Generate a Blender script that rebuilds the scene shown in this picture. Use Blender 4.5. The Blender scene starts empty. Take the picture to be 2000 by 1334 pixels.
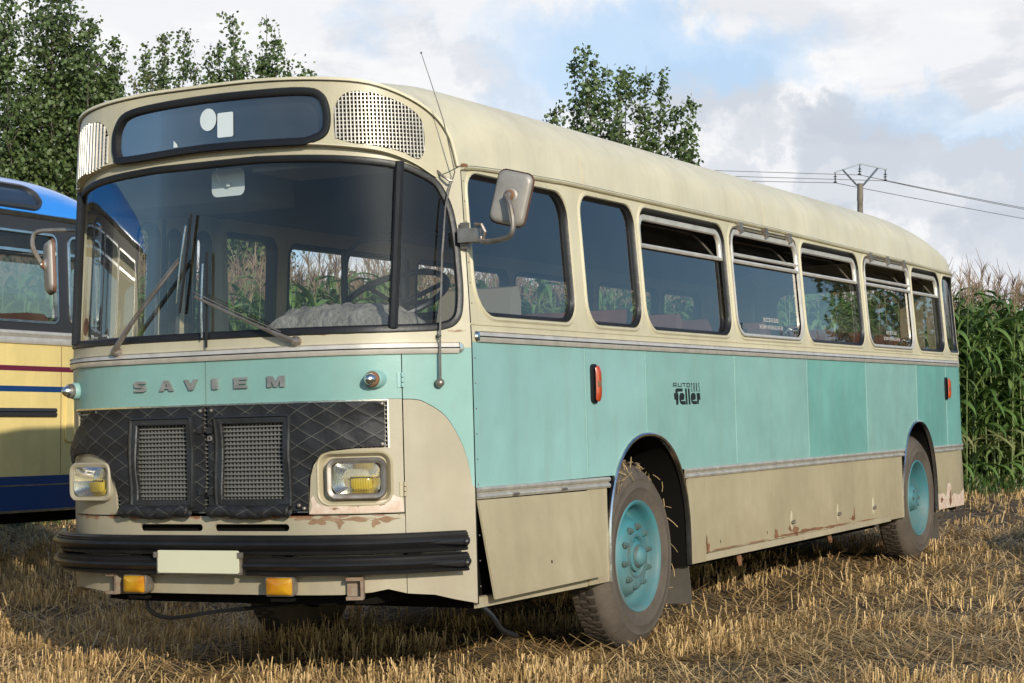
import bpy, math, random
import numpy as np
from math import radians, sin, cos, pi, sqrt
from mathutils import Vector, Matrix
from mathutils.geometry import delaunay_2d_cdt
rng = np.random.default_rng(7); random.seed(7)
sc = bpy.context.scene
col = sc.collection

# ------------------------------------------------------------------ camera, light, sky, exposure
K = 1.13                                    # bus drawing unit -> metres
YAW, PITCH = radians(27.22416), radians(2.38674)
CAM = Vector((-8.26579, -4.47758, 1.36682))
cam = bpy.data.cameras.new('camera'); cam_o = bpy.data.objects.new('camera', cam); col.objects.link(cam_o)
cam.sensor_fit = 'HORIZONTAL'; cam.sensor_width = 36; cam.lens = 3744.263 / 2000 * 36
cam.clip_start = .1; cam.clip_end = 3000
cam_o.location = CAM
fw = Vector((cos(PITCH)*cos(YAW), cos(PITCH)*sin(YAW), sin(PITCH)))
cam_o.rotation_euler = fw.to_track_quat('-Z', 'Y').to_euler()
sc.camera = cam_o

SUN = Vector((.92, 1.05, -.47)).normalized()   # direction the light travels
sun = bpy.data.lights.new('sun', 'SUN'); sun.energy = 4.0; sun.angle = radians(.55); sun.color = (1, .93, .80)
sun_o = bpy.data.objects.new('sun', sun); col.objects.link(sun_o)
sun_o.rotation_euler = SUN.to_track_quat('-Z', 'Y').to_euler(); sun_o.location = (-20, -20, 30)
sun_el = math.asin(-SUN.z); sun_az = math.atan2(-SUN.x, -SUN.y)   # azimuth clockwise from +Y

sc.view_settings.view_transform = 'Standard'; sc.view_settings.look = 'None'
sc.view_settings.exposure = 0.08; sc.view_settings.gamma = 1
sc.render.engine = 'CYCLES'

world = bpy.data.worlds.new('World'); sc.world = world; world.use_nodes = True
wt = world.node_tree; wn = wt.nodes; wn.clear()
def N(t, ty, **kw):
    n = t.nodes.new(ty)
    for k, v in kw.items():
        if k.startswith('i_'): n.inputs[k[2:].replace('_', ' ')].default_value = v
        else: setattr(n, k, v)
    return n
def build_world():
    L = wt.links.new
    out = N(wt, 'ShaderNodeOutputWorld'); bg = N(wt, 'ShaderNodeBackground')
    sky = N(wt, 'ShaderNodeTexSky', sky_type='NISHITA', sun_disc=False, sun_elevation=sun_el, sun_rotation=sun_az, air_density=1.0, dust_density=.6, ozone_density=2.0)
    tc = N(wt, 'ShaderNodeTexCoord')
    mp = N(wt, 'ShaderNodeMapping'); mp.inputs['Scale'].default_value = (1, 1, 2.3); mp.inputs['Location'].default_value = (.31, .12, .05)
    L(tc.outputs['Generated'], mp.inputs['Vector'])
    def noise(scale, detail, rough, dist=0.):
        n = N(wt, 'ShaderNodeTexNoise'); n.inputs['Scale'].default_value = scale; n.inputs['Detail'].default_value = detail
        n.inputs['Roughness'].default_value = rough; n.inputs['Distortion'].default_value = dist
        L(mp.outputs['Vector'], n.inputs['Vector']); return n
    def ramp(src, a, b):
        r = N(wt, 'ShaderNodeMapRange', interpolation_type='SMOOTHSTEP'); r.inputs['From Min'].default_value = a; r.inputs['From Max'].default_value = b
        L(src, r.inputs['Value']); return r
    n1 = noise(5.2, 6, .52, .25); n2 = noise(9.5, 7, .55, .5); n3 = noise(17, 5, .6)
    # cloud cover: thick on the side the camera looks at, breaking up towards the opposite side
    dot = N(wt, 'ShaderNodeVectorMath', operation='DOT_PRODUCT'); L(tc.outputs['Generated'], dot.inputs[0]); dot.inputs[1].default_value = (cos(YAW+.25), sin(YAW+.25), .0)
    bias = N(wt, 'ShaderNodeMapRange'); bias.inputs['From Min'].default_value = .25; bias.inputs['From Max'].default_value = .9
    bias.inputs['To Min'].default_value = -.34; bias.inputs['To Max'].default_value = .13
    L(dot.outputs['Value'], bias.inputs['Value'])
    ad = N(wt, 'ShaderNodeMath', operation='ADD'); L(n1.outputs['Fac'], ad.inputs[0]); L(bias.outputs['Result'], ad.inputs[1])
    cover = ramp(ad.outputs['Value'], .42, .56)
    # grey undersides
    sep = N(wt, 'ShaderNodeSeparateXYZ'); L(tc.outputs['Generated'], sep.inputs[0])
    low = ramp(sep.outputs['Z'], .30, .06); 
    g = ramp(n2.outputs['Fac'], .50, .60)
    gm = N(wt, 'ShaderNodeMath', operation='MULTIPLY'); L(g.outputs['Result'], gm.inputs[0]); L(low.outputs['Result'], gm.inputs[1])
    cc = N(wt, 'ShaderNodeMix', data_type='RGBA'); cc.inputs['A'].default_value = (.90, .91, .94, 1); cc.inputs['B'].default_value = (.60, .64, .71, 1)
    L(gm.outputs['Value'], cc.inputs['Factor'])
    wisp = N(wt, 'ShaderNodeMix', data_type='RGBA'); wisp.inputs['B'].default_value = (1.0, 1.0, 1.0, 1)
    L(ramp(n3.outputs['Fac'], .45, .75).outputs['Result'], wisp.inputs['Factor']); L(cc.outputs['Result'], wisp.inputs['A'])
    skm = N(wt, 'ShaderNodeVectorMath', operation='MULTIPLY'); skm.inputs[1].default_value = (.125, .150, .175); L(sky.outputs['Color'], skm.inputs[0])
    # a few larger cloud banks and clear patches, each a ragged patch of sky round a direction
    nd = N(wt, 'ShaderNodeTexNoise'); nd.inputs['Scale'].default_value = 11; nd.inputs['Detail'].default_value = 7; nd.inputs['Roughness'].default_value = .62; L(tc.outputs['Generated'], nd.inputs['Vector'])
    sb = N(wt, 'ShaderNodeVectorMath', operation='SUBTRACT'); L(nd.outputs['Color'], sb.inputs[0]); sb.inputs[1].default_value = (.5, .5, .5)
    sv = N(wt, 'ShaderNodeVectorMath', operation='SCALE'); sv.inputs['Scale'].default_value = .16; L(sb.outputs['Vector'], sv.inputs[0])
    av = N(wt, 'ShaderNodeVectorMath', operation='ADD'); L(tc.outputs['Generated'], av.inputs[0]); L(sv.outputs['Vector'], av.inputs[1])
    def patch(az, el, rx, rz, amt, soft):
        # az: degrees right of the camera heading, el: degrees up
        a = YAW-radians(az); e = radians(el); d0 = Vector((cos(e)*cos(a), cos(e)*sin(a), sin(e))); r0 = Vector((sin(a), -cos(a), 0))
        s1 = N(wt, 'ShaderNodeVectorMath', operation='SUBTRACT'); L(av.outputs['Vector'], s1.inputs[0]); s1.inputs[1].default_value = d0
        parts = []
        for ax, w in ((r0, rx), (Vector((0, 0, 1)), rz), (Vector((cos(a), sin(a), 0)), .5)):
            q = N(wt, 'ShaderNodeVectorMath', operation='DOT_PRODUCT'); L(s1.outputs['Vector'], q.inputs[0]); q.inputs[1].default_value = ax/w
            p = N(wt, 'ShaderNodeMath', operation='POWER'); L(q.outputs['Value'], p.inputs[0]); p.inputs[1].default_value = 2; parts.append(p)
        s2 = N(wt, 'ShaderNodeMath', operation='ADD'); L(parts[0].outputs[0], s2.inputs[0]); L(parts[1].outputs[0], s2.inputs[1])
        s3 = N(wt, 'ShaderNodeMath', operation='ADD'); L(s2.outputs[0], s3.inputs[0]); L(parts[2].outputs[0], s3.inputs[1])
        r = N(wt, 'ShaderNodeMapRange', interpolation_type='SMOOTHSTEP'); r.inputs['From Min'].default_value = 1+soft; r.inputs['From Max'].default_value = 1-soft; r.inputs['To Max'].default_value = amt; L(s3.outputs[0], r.inputs['Value']); return r.outputs['Result']
    def summed(L_):
        o = L_[0]
        for q in L_[1:]: m_ = N(wt, 'ShaderNodeMath', operation='MAXIMUM'); L(o, m_.inputs[0]); L(q, m_.inputs[1]); o = m_.outputs[0]
        return o
    P_ = lambda x, y: (math.degrees(math.atan((x-1000)/3744)), math.degrees(math.atan((823-y)/3744*cos(math.atan((x-1000)/3744)))))
    greys = summed([patch(*P_(*c), rx, rz, am, .75) for c, rx, rz, am in (((1420, 165), .026, .022, .8), ((1440, 230), .016, .014, .6), ((1600, 255), .026, .013, .85), ((1590, 335), .022, .018, .8), ((1740, 330), .040, .028, .85), ((1900, 320), .040, .016, .8), ((1960, 400), .022, .020, .7), ((1690, 430), .055, .018, .55), ((960, 140), .022, .014, .45), ((1380, 330), .012, .020, .5), ((1860, 465), .03, .012, .5))])
    blues = summed([patch(*P_(*c), rx, rz, am, .95) for c, rx, rz, am in (((1300, 85), .085, .022, .75), ((1150, 65), .05, .02, .5), ((1530, 120), .035, .014, .45), ((1870, 215), .05, .014, .45), ((1030, 170), .018, .022, .35), ((1960, 240), .03, .01, .5))])
    gmx = N(wt, 'ShaderNodeMix', data_type='RGBA'); L(greys, gmx.inputs['Factor']); L(wisp.outputs['Result'], gmx.inputs['A']); gmx.inputs['B'].default_value = (.58, .635, .72, 1); wisp = gmx
    bsub = N(wt, 'ShaderNodeMath', operation='SUBTRACT', use_clamp=True); L(cover.outputs['Result'], bsub.inputs[0]); L(blues, bsub.inputs[1])
    paleblue = N(wt, 'ShaderNodeMix', data_type='RGBA'); paleblue.inputs['Factor'].default_value = .75; L(skm.outputs['Vector'], paleblue.inputs['A']); paleblue.inputs['B'].default_value = (.50, .70, .93, 1)
    class _o: outputs = {'Result': bsub.outputs[0]}
    cover = _o; skm2 = N(wt, 'ShaderNodeMix', data_type='RGBA'); fwd = ramp(dot.outputs['Value'], .55, .85); L(fwd.outputs['Result'], skm2.inputs['Factor']); L(skm.outputs['Vector'], skm2.inputs['A']); L(paleblue.outputs['Result'], skm2.inputs['B'])
    mx = N(wt, 'ShaderNodeMix', data_type='RGBA'); L(cover.outputs['Result'], mx.inputs['Factor']); L(skm2.outputs['Result'], mx.inputs['A']); L(wisp.outputs['Result'], mx.inputs['B'])
    L(mx.outputs['Result'], bg.inputs['Color']); bg.inputs['Strength'].default_value = .95
    L(bg.outputs[0], out.inputs[0])
build_world()

# ------------------------------------------------------------------ materials
def mat(name, c, rough=.5, metal=0., var=0., vscale=3., bump=0., bscale=40., c2=None, spec=.5, coat=0., streak=False, trans=0., alpha_dirt=None):
    m = bpy.data.materials.new(name); m.use_nodes = True; t = m.node_tree; L = t.links.new
    b = t.nodes['Principled BSDF']
    b.inputs['Base Color'].default_value = (*c, 1); b.inputs['Roughness'].default_value = rough; b.inputs['Metallic'].default_value = metal
    b.inputs['Specular IOR Level'].default_value = spec; b.inputs['Coat Weight'].default_value = coat; b.inputs['Coat Roughness'].default_value = .15
    tc = N(t, 'ShaderNodeTexCoord')
    if var or c2:
        mp = N(t, 'ShaderNodeMapping'); L(tc.outputs['Object'], mp.inputs['Vector'])
        if streak: mp.inputs['Scale'].default_value = (1, 1, .18)
        n = N(t, 'ShaderNodeTexNoise'); n.inputs['Scale'].default_value = vscale; n.inputs['Detail'].default_value = 8; n.inputs['Roughness'].default_value = .62
        L(mp.outputs['Vector'], n.inputs['Vector'])
        r = N(t, 'ShaderNodeMapRange'); r.inputs['From Min'].default_value = .3; r.inputs['From Max'].default_value = .7; L(n.outputs['Fac'], r.inputs['Value'])
        x = N(t, 'ShaderNodeMix', data_type='RGBA')
        d = c2 or tuple(v*(1-var) for v in c); e = c if c2 else tuple(min(1, v*(1+var)) for v in c)
        x.inputs['A'].default_value = (*e, 1); x.inputs['B'].default_value = (*d, 1)
        L(r.outputs['Result'], x.inputs['Factor']); L(x.outputs['Result'], b.inputs['Base Color'])
    if bump:
        n = N(t, 'ShaderNodeTexNoise'); n.inputs['Scale'].default_value = bscale; n.inputs['Detail'].default_value = 5
        L(tc.outputs['Object'], n.inputs['Vector']); bp = N(t, 'ShaderNodeBump'); bp.inputs['Strength'].default_value = bump; bp.inputs['Distance'].default_value = .02
        L(n.outputs['Fac'], bp.inputs['Height']); L(bp.outputs['Normal'], b.inputs['Normal'])
    if trans:
        out = t.nodes['Material Output']; tr = N(t, 'ShaderNodeBsdfTranslucent'); ms = N(t, 'ShaderNodeMixShader'); ms.inputs[0].default_value = trans
        if b.inputs['Base Color'].links: L(b.inputs['Base Color'].links[0].from_socket, tr.inputs['Color'])
        else: tr.inputs['Color'].default_value = (*c, 1)
        L(b.outputs[0], ms.inputs[1]); L(tr.outputs[0], ms.inputs[2]); L(ms.outputs[0], out.inputs[0])
    return m
def paint(name, c, rust_z=None, rust=.0, dirt=(.20, .15, .09), rough=.42):
    """old coach paint: mottled fading, vertical grime streaks, speckled chips and (optionally) rust gathering along a seam at height rust_z"""
    m = bpy.data.materials.new(name); m.use_nodes = True; t = m.node_tree; L = t.links.new
    b = t.nodes['Principled BSDF']; b.inputs['Roughness'].default_value = rough
    tc = N(t, 'ShaderNodeTexCoord')
    def noise(s, sc3=(1, 1, 1), det=7, ro=.6):
        mp = N(t, 'ShaderNodeMapping'); mp.inputs['Scale'].default_value = sc3; L(tc.outputs['Object'], mp.inputs['Vector'])
        n = N(t, 'ShaderNodeTexNoise'); n.inputs['Scale'].default_value = s; n.inputs['Detail'].default_value = det; n.inputs['Roughness'].default_value = ro
        L(mp.outputs['Vector'], n.inputs['Vector']); return n.outputs['Fac']
    def rng_(src, a, b_, lo=0., hi=1.):
        r = N(t, 'ShaderNodeMapRange'); r.inputs['From Min'].default_value = a; r.inputs['From Max'].default_value = b_; r.inputs['To Min'].default_value = lo; r.inputs['To Max'].default_value = hi
        L(src, r.inputs['Value']); return r.outputs['Result']
    def mixc(f, a, b_):
        x = N(t, 'ShaderNodeMix', data_type='RGBA')
        for k, v in (('A', a), ('B', b_)):
            if isinstance(v, tuple): x.inputs[k].default_value = (*v, 1)
            else: L(v, x.inputs[k])
        if isinstance(f, float): x.inputs['Factor'].default_value = f
        else: L(f, x.inputs['Factor'])
        return x.outputs['Result']
    base = mixc(rng_(noise(1.6), .3, .7), tuple(v*1.08 for v in c), tuple(v*.82 for v in c))
    base = mixc(rng_(noise(9, (1, 1, .12)), .50, .78, 0, .46), base, tuple(a*.55+d*.45 for a, d in zip(c, dirt)))      # streaks
    base = mixc(rng_(noise(70, det=3), .70, .78, 0, .45), base, dirt)                                                     # specks
    base = mixc(rng_(noise(2.3, (1, 1, .5)), .55, .8, 0, .30), base, tuple(min(1, v*1.18+.04) for v in c))                # chalky bloom
    base = mixc(rng_(noise(3.1, (.6, .6, 1.6), 9, .7), .60, .72, 0, .30), base, tuple(a*.80+b_*.2 for a, b_ in zip(c, (.30, .20, .10))))   # rubbed, yellowed areas
    spz = N(t, 'ShaderNodeSeparateXYZ'); L(tc.outputs['Object'], spz.inputs[0])
    hz = rng_(spz.outputs['Z'], .40, .82, .30, 0.); sm_ = N(t, 'ShaderNodeMath', operation='ADD'); L(hz, sm_.inputs[0]); L(noise(6.5, (1, 1, .7), 9, .7), sm_.inputs[1])
    base = mixc(rng_(sm_.outputs[0], .56, .86, 0, .55), base, tuple(a*.45+b_*.55 for a, b_ in zip(c, (.22, .165, .10))))   # dried mud splashed up from the field
    if rust_z is not None:
        sp = N(t, 'ShaderNodeSeparateXYZ'); L(tc.outputs['Object'], sp.inputs[0])
        d = N(t, 'ShaderNodeMath', operation='SUBTRACT'); L(sp.outputs['Z'], d.inputs[0]); d.inputs[1].default_value = rust_z
        ab = N(t, 'ShaderNodeMath', operation='ABSOLUTE'); L(d.outputs[0], ab.inputs[0])
        near = rng_(ab.outputs[0], .0, .028, .34, 0.)
        s = N(t, 'ShaderNodeMath', operation='ADD'); L(noise(13, (1, 1, 1.4)), s.inputs[0]); L(near, s.inputs[1])
        base = mixc(rng_(s.outputs[0], .80-rust, .92-rust), base, (.22, .10, .045))
    L(base, b.inputs['Base Color'])
    bp = N(t, 'ShaderNodeBump'); bp.inputs['Strength'].default_value = .16; bp.inputs['Distance'].default_value = .05
    hs = N(t, 'ShaderNodeMath', operation='ADD'); L(noise(2.0, det=2), hs.inputs[0]); sc2 = N(t, 'ShaderNodeMath', operation='MULTIPLY'); sc2.inputs[1].default_value = .05; L(noise(90, det=2), sc2.inputs[0]); L(sc2.outputs[0], hs.inputs[1])
    L(hs.outputs[0], bp.inputs['Height']); L(bp.outputs['Normal'], b.inputs['Normal'])
    L(rng_(noise(5), .3, .7, rough-.08, rough+.14), b.inputs['Roughness'])
    return m
def glass_mat(name, tint=(.72, .80, .78), dirt=.06, extra=.0, k=1.15, cap_=.42):
    m = bpy.data.materials.new(name); m.use_nodes = True; t = m.node_tree; t.nodes.clear(); L = t.links.new
    out = N(t, 'ShaderNodeOutputMaterial'); tr = N(t, 'ShaderNodeBsdfTransparent'); gl = N(t, 'ShaderNodeBsdfGlossy'); df = N(t, 'ShaderNodeBsdfDiffuse')
    tr.inputs['Color'].default_value = (*tint, 1); gl.inputs['Roughness'].default_value = .015; df.inputs['Color'].default_value = (.42, .40, .36, 1)
    fr = N(t, 'ShaderNodeFresnel'); fr.inputs['IOR'].default_value = 1.52
    mu = N(t, 'ShaderNodeMath', operation='MULTIPLY_ADD', use_clamp=True); mu.inputs[1].default_value = k; mu.inputs[2].default_value = extra; L(fr.outputs[0], mu.inputs[0]); cap = N(t, 'ShaderNodeMath', operation='MINIMUM'); cap.inputs[1].default_value = cap_; L(mu.outputs[0], cap.inputs[0]); mu = cap
    tc = N(t, 'ShaderNodeTexCoord'); n = N(t, 'ShaderNodeTexNoise'); n.inputs['Scale'].default_value = 3.; n.inputs['Detail'].default_value = 8; L(tc.outputs['Object'], n.inputs['Vector'])
    r = N(t, 'ShaderNodeMapRange'); r.inputs['From Min'].default_value = .35; r.inputs['From Max'].default_value = .8; r.inputs['To Max'].default_value = dirt*2.2; r.inputs['To Min'].default_value = dirt*.25; L(n.outputs['Fac'], r.inputs['Value'])
    m1 = N(t, 'ShaderNodeMixShader'); L(r.outputs['Result'], m1.inputs[0]); L(tr.outputs[0], m1.inputs[1]); L(df.outputs[0], m1.inputs[2])
    m2 = N(t, 'ShaderNodeMixShader'); L(mu.outputs[0], m2.inputs[0]); L(m1.outputs[0], m2.inputs[1]); L(gl.outputs[0], m2.inputs[2]); L(m2.outputs[0], out.inputs[0])
    bp = N(t, 'ShaderNodeBump'); bp.inputs['Strength'].default_value = .02; bp.inputs['Distance'].default_value = .05
    n4 = N(t, 'ShaderNodeTexNoise'); n4.inputs['Scale'].default_value = 1.4; n4.inputs['Detail'].default_value = 0; L(tc.outputs['Object'], n4.inputs['Vector']); L(n4.outputs['Fac'], bp.inputs['Height']); L(bp.outputs['Normal'], gl.inputs['Normal'])
    return m
def quilt_mat():
    m = mat('quilted_leatherette', (.016, .016, .016), .58, bump=.35, bscale=14, spec=.35)
    t = m.node_tree; L = t.links.new; b = t.nodes['Principled BSDF']
    uv = N(t, 'ShaderNodeUVMap'); uv.uv_map = 'uv'; sp = N(t, 'ShaderNodeSeparateXYZ'); L(uv.outputs[0], sp.inputs[0])
    wob = N(t, 'ShaderNodeTexNoise'); wob.inputs['Scale'].default_value = 9; L(uv.outputs[0], wob.inputs['Vector'])
    hs = []
    for sg in (1, -1):
        a = N(t, 'ShaderNodeMath', operation='MULTIPLY'); a.inputs[1].default_value = 1.75*sg; L(sp.outputs['Y'], a.inputs[0])
        s = N(t, 'ShaderNodeMath', operation='ADD'); L(sp.outputs['X'], s.inputs[0]); L(a.outputs[0], s.inputs[1])
        w = N(t, 'ShaderNodeMath', operation='MULTIPLY_ADD'); w.inputs[1].default_value = .03; L(wob.outputs['Fac'], w.inputs[0]); L(s.outputs[0], w.inputs[2])
        p = N(t, 'ShaderNodeMath', operation='PINGPONG'); p.inputs[1].default_value = .066; L(w.outputs[0], p.inputs[0]); hs.append(p)
    mn = N(t, 'ShaderNodeMath', operation='MINIMUM'); L(hs[0].outputs[0], mn.inputs[0]); L(hs[1].outputs[0], mn.inputs[1])
    st = N(t, 'ShaderNodeMapRange'); st.inputs['From Min'].default_value = .0006; st.inputs['From Max'].default_value = .0020; st.inputs['To Min'].default_value = 1; st.inputs['To Max'].default_value = 0; L(mn.outputs[0], st.inputs['Value'])
    x = N(t, 'ShaderNodeMix', data_type='RGBA'); x.inputs['A'].default_value = (.015, .015, .016, 1); x.inputs['B'].default_value = (.14, .13, .10, 1); L(st.outputs['Result'], x.inputs['Factor']); L(x.outputs['Result'], b.inputs['Base Color'])
    pf = N(t, 'ShaderNodeMapRange', interpolation_type='SMOOTHSTEP'); pf.inputs['From Max'].default_value = .03; L(mn.outputs[0], pf.inputs['Value'])
    bp = N(t, 'ShaderNodeBump'); bp.inputs['Strength'].default_value = .18; bp.inputs['Distance'].default_value = .010; L(pf.outputs['Result'], bp.inputs['Height'])
    old = b.inputs['Normal'].links[0].from_node; L(old.outputs['Normal'], bp.inputs['Normal']); L(bp.outputs['Normal'], b.inputs['Normal'])
    return m
M = dict(
    bracket=mat('rusty_bracket', (.26, .22, .16), .8, c2=(.17, .075, .035), vscale=22, bump=.2),
    cream_f=paint('shaded_front_cream_paint', (.49, .435, .29)), mesh_=mat('dark_grille_metal', (.20, .19, .17), .5, .4),  # cream_f is the side cream darkened, standing in for weaker light in front
    stain=mat('rust_stain', (.30, .20, .12), .85, c2=(.20, .105, .05), vscale=26),
    tread=mat('muddy_tread', (.022, .017, .013), .95, c2=(.06, .042, .027), vscale=14, bump=.4, bscale=40),
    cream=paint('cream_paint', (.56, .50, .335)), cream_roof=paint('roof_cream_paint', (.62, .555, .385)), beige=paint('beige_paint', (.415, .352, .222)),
    cream_rust=paint('rusty_cream_paint', (.46, .41, .285), rust_z=1.608, rust=-.03), beige_rust=paint('rusty_beige_paint', (.365, .315, .215), rust_z=.826, rust=.05),  # rusty front sheets, base toned darker like the other front paints for less light
    beige_sill=paint('sill_paint', (.45, .39, .265), rust_z=.46, rust=.05),
    teal=paint('turquoise_paint', (.26, .45, .412)), teal_f=paint('shaded_front_turquoise_paint', (.21, .375, .33)), beige_f=paint('shaded_front_beige_paint', (.355, .305, .21)), teal_b=paint('turquoise_grey_paint', (.23, .41, .365)), teal_c=paint('turquoise_deep_paint', (.165, .38, .33)), teal_d=paint('turquoise_dark_paint', (.15, .355, .31)), trim=mat('dull_trim_metal', (.60, .55, .47), .36, .4, var=.16, vscale=10), slat=mat('dark_slats', (.10, .09, .08), .6), badge=mat('dull_badge_metal', (.30, .29, .27), .4, .5, var=.25, vscale=20),  # teal_f and beige_f are side colours toned down to dim the sunlit front
    chrome=mat('weathered_chrome', (.62, .60, .56), .22, 1., var=.25, vscale=9, bump=.05), alu=mat('dull_aluminium_trim', (.50, .46, .385), .42, .45, var=.25, vscale=11),
    rubber=mat('black_rubber', (.008, .008, .009), .42, bump=.1, bscale=30, c2=(.016, .015, .014), spec=.35), bumper=mat('bumper_rubber', (.009, .009, .010), .42, spec=.35, c2=(.018, .017, .016), vscale=5, bump=.1, bscale=12),
    dark=mat('dark_underside', (.008, .007, .006), .95, spec=.05), tyre=mat('dusty_tyre', (.060, .048, .036), .88, c2=(.115, .09, .065), vscale=3.5, bump=.3, bscale=26),
    mudf=mat('dusty_mudflap', (.10, .085, .062), .85, c2=(.06, .05, .04), vscale=4), rim=paint('wheel_turquoise', (.045, .19, .215), rough=.6, dirt=(.10, .07, .045)), rimd=mat('dirty_turquoise_nut', (.06, .17, .18), .7, c2=(.09, .075, .05), vscale=20),
    glass=glass_mat('window_glass', (.95, .97, .96), dirt=.012, k=1.5), wglass=glass_mat('windscreen_glass', (.92, .95, .95), .012, k=.75, cap_=.24), clear=glass_mat('lamp_glass', (.9, .9, .86), .05, .05),
    quilt=quilt_mat(), leather=mat('black_leatherette', (.018, .018, .018), .45, bump=.3, bscale=20), black=mat('black_lettering', (.012, .013, .012), .5),
    amber=mat('amber_lens', (.72, .42, .02), .18, c2=(.55, .20, .01), vscale=8, coat=.6, trans=.25), orange=mat('orange_red_lens', (.62, .095, .02), .22, c2=(.40, .05, .015), vscale=9, coat=.5, trans=.2),
    yellow=mat('yellow_bulb', (.85, .62, .05), .15, coat=.6, trans=.3), refl=mat('reflector', (.75, .74, .70), .24, 1., var=.2, vscale=14),
    plate=mat('blank_plate', (.58, .56, .39), .55, var=.03), white=mat('white_sticker', (.56, .61, .60), .5, var=.04), signback=mat('sign_box_black', (.012, .014, .018), .5),
    filler=mat('pink_white_filler', (.66, .56, .46), .8, c2=(.50, .33, .22), vscale=16, bump=.25, bscale=30), rust=mat('rust', (.115, .05, .026), .85, c2=(.27, .125, .055), vscale=14, bump=.3),
    lining=mat('grey_lining', (.115, .115, .105), .7, var=.1), ceil=mat('grey_ceiling', (.075, .075, .07), .8), intcream=mat('interior_cream', (.33, .29, .20), .6, var=.1),
    seat=mat('red_brown_seat', (.13, .042, .026), .5, c2=(.20, .085, .048), vscale=5), seat2=mat('brown_seat_end', (.22, .11, .06), .5, var=.15), fur=mat('grey_sheepskin', (.25, .225, .195), .95, c2=(.13, .115, .10), vscale=14, bump=.9, bscale=45),
    mirrorback=mat('grey_mirror_back', (.33, .30, .26), .5, .3, var=.15, vscale=8), mrubber=mat('brown_mirror_edge', (.14, .06, .035), .6), steel=mat('old_steel', (.36, .33, .29), .42, .7, c2=(.19, .14, .10), vscale=16),
    mirror=mat('mirror_glass', (.8, .8, .8), .02, 1.), text=mat('faded_white_lettering', (.62, .58, .52), .7),
)

# ------------------------------------------------------------------ mesh helpers
def link(name, me, m, parent=None, smooth=True, ang=38):
    o = bpy.data.objects.new(name, me); col.objects.link(o)
    for x in (m if isinstance(m, (list, tuple)) else [m]): me.materials.append(x)
    if smooth and len(me.polygons):
        me.polygons.foreach_set('use_smooth', [True]*len(me.polygons)); me.set_sharp_from_angle(angle=radians(ang))
    if parent is not None: o.parent = parent
    return o
class MB:
    def __init__(s): s.v = []; s.f = []; s.uv = []
    def add(s, v, f, uv=None):
        o = len(s.v); s.v += [tuple(p) for p in v]; s.f += [tuple(i+o for i in q) for q in f]
        s.uv += list(uv) if uv is not None else [(0., 0.)]*len(v); return s
    def box(s, a, b, rot=None, org=None):
        c = [Vector((x, y, z)) for x in (a[0], b[0]) for y in (a[1], b[1]) for z in (a[2], b[2])]
        if rot is not None: c = [rot @ p + Vector(org or (0, 0, 0)) for p in c]
        return s.add(c, [(0, 1, 3, 2), (4, 6, 7, 5), (0, 4, 5, 1), (2, 3, 7, 6), (0, 2, 6, 4), (1, 5, 7, 3)])
    def tube(s, pts, r, n=8, closed=False, caps=True):
        pts = [Vector(p) for p in pts]; m = len(pts); rr = r if isinstance(r, (list, tuple)) else [r]*m
        v = []; f = []; up = None
        for i, p in enumerate(pts):
            a = pts[(i-1) % m] if (i or closed) else p; b = pts[(i+1) % m] if (i < m-1 or closed) else p
            t = (b-a).normalized()
            if up is None: up = t.orthogonal().normalized()
            up = (up-t*up.dot(t)); up = up.normalized() if up.length > 1e-6 else t.orthogonal().normalized(); w = t.cross(up)
            v += [p+(up*cos(2*pi*k/n)+w*sin(2*pi*k/n))*rr[i] for k in range(n)]
        for i in range(m if closed else m-1):
            for k in range(n):
                a = i*n+k; b = i*n+(k+1) % n; c = ((i+1) % m)*n; f.append((a, b, c+(k+1) % n, c+k))
        if caps and not closed: f += [tuple(range(n-1, -1, -1)), tuple((m-1)*n+k for k in range(n))]
        return s.add(v, f)
    def lathe(s, prof, org, axis, n=24, ref=None):
        """prof: list of (radius, height along axis)"""
        ax = Vector(axis).normalized(); u = (Vector(ref) if ref else ax.orthogonal()).normalized(); w = ax.cross(u); org = Vector(org); v = []; f = []
        for r, h in prof: v += [org+ax*h+(u*cos(2*pi*k/n)+w*sin(2*pi*k/n))*max(r, 1e-4) for k in range(n)]
        for i in range(len(prof)-1):
            for k in range(n): f.append((i*n+k, i*n+(k+1) % n, (i+1)*n+(k+1) % n, (i+1)*n+k))
        return s.add(v, f)
    def mesh(s, name):
        me = bpy.data.meshes.new(name); me.from_pydata([tuple(p) for p in s.v], [], s.f)
        l = me.uv_layers.new(name='uv'); vi = np.zeros(len(me.loops), np.int32); me.loops.foreach_get('vertex_index', vi)
        l.data.foreach_set('uv', np.array(s.uv, np.float32)[vi].ravel()); me.validate(); me.update(); return me
    def build(s, name, m, parent=None, **kw): return link(name, s.mesh(name), m, parent, **kw)
def inside(p, poly):
    x, y = p; c = False; j = len(poly)-1
    for i in range(len(poly)):
        xi, yi = poly[i]; xj, yj = poly[j]
        if (yi > y) != (yj > y) and x < (xj-xi)*(y-yi)/(yj-yi)+xi: c = not c
        j = i
    return c
def dens(poly, step, closed=True):
    out = []; n = len(poly)
    for i in range(n if closed else n-1):
        a = poly[i]; b = poly[(i+1) % n]; k = max(1, int(math.hypot(b[0]-a[0], b[1]-a[1])/step+.5))
        out += [(a[0]+(b[0]-a[0])*j/k, a[1]+(b[1]-a[1])*j/k) for j in range(k)]
    if not closed: out.append(poly[-1])
    return out
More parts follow.
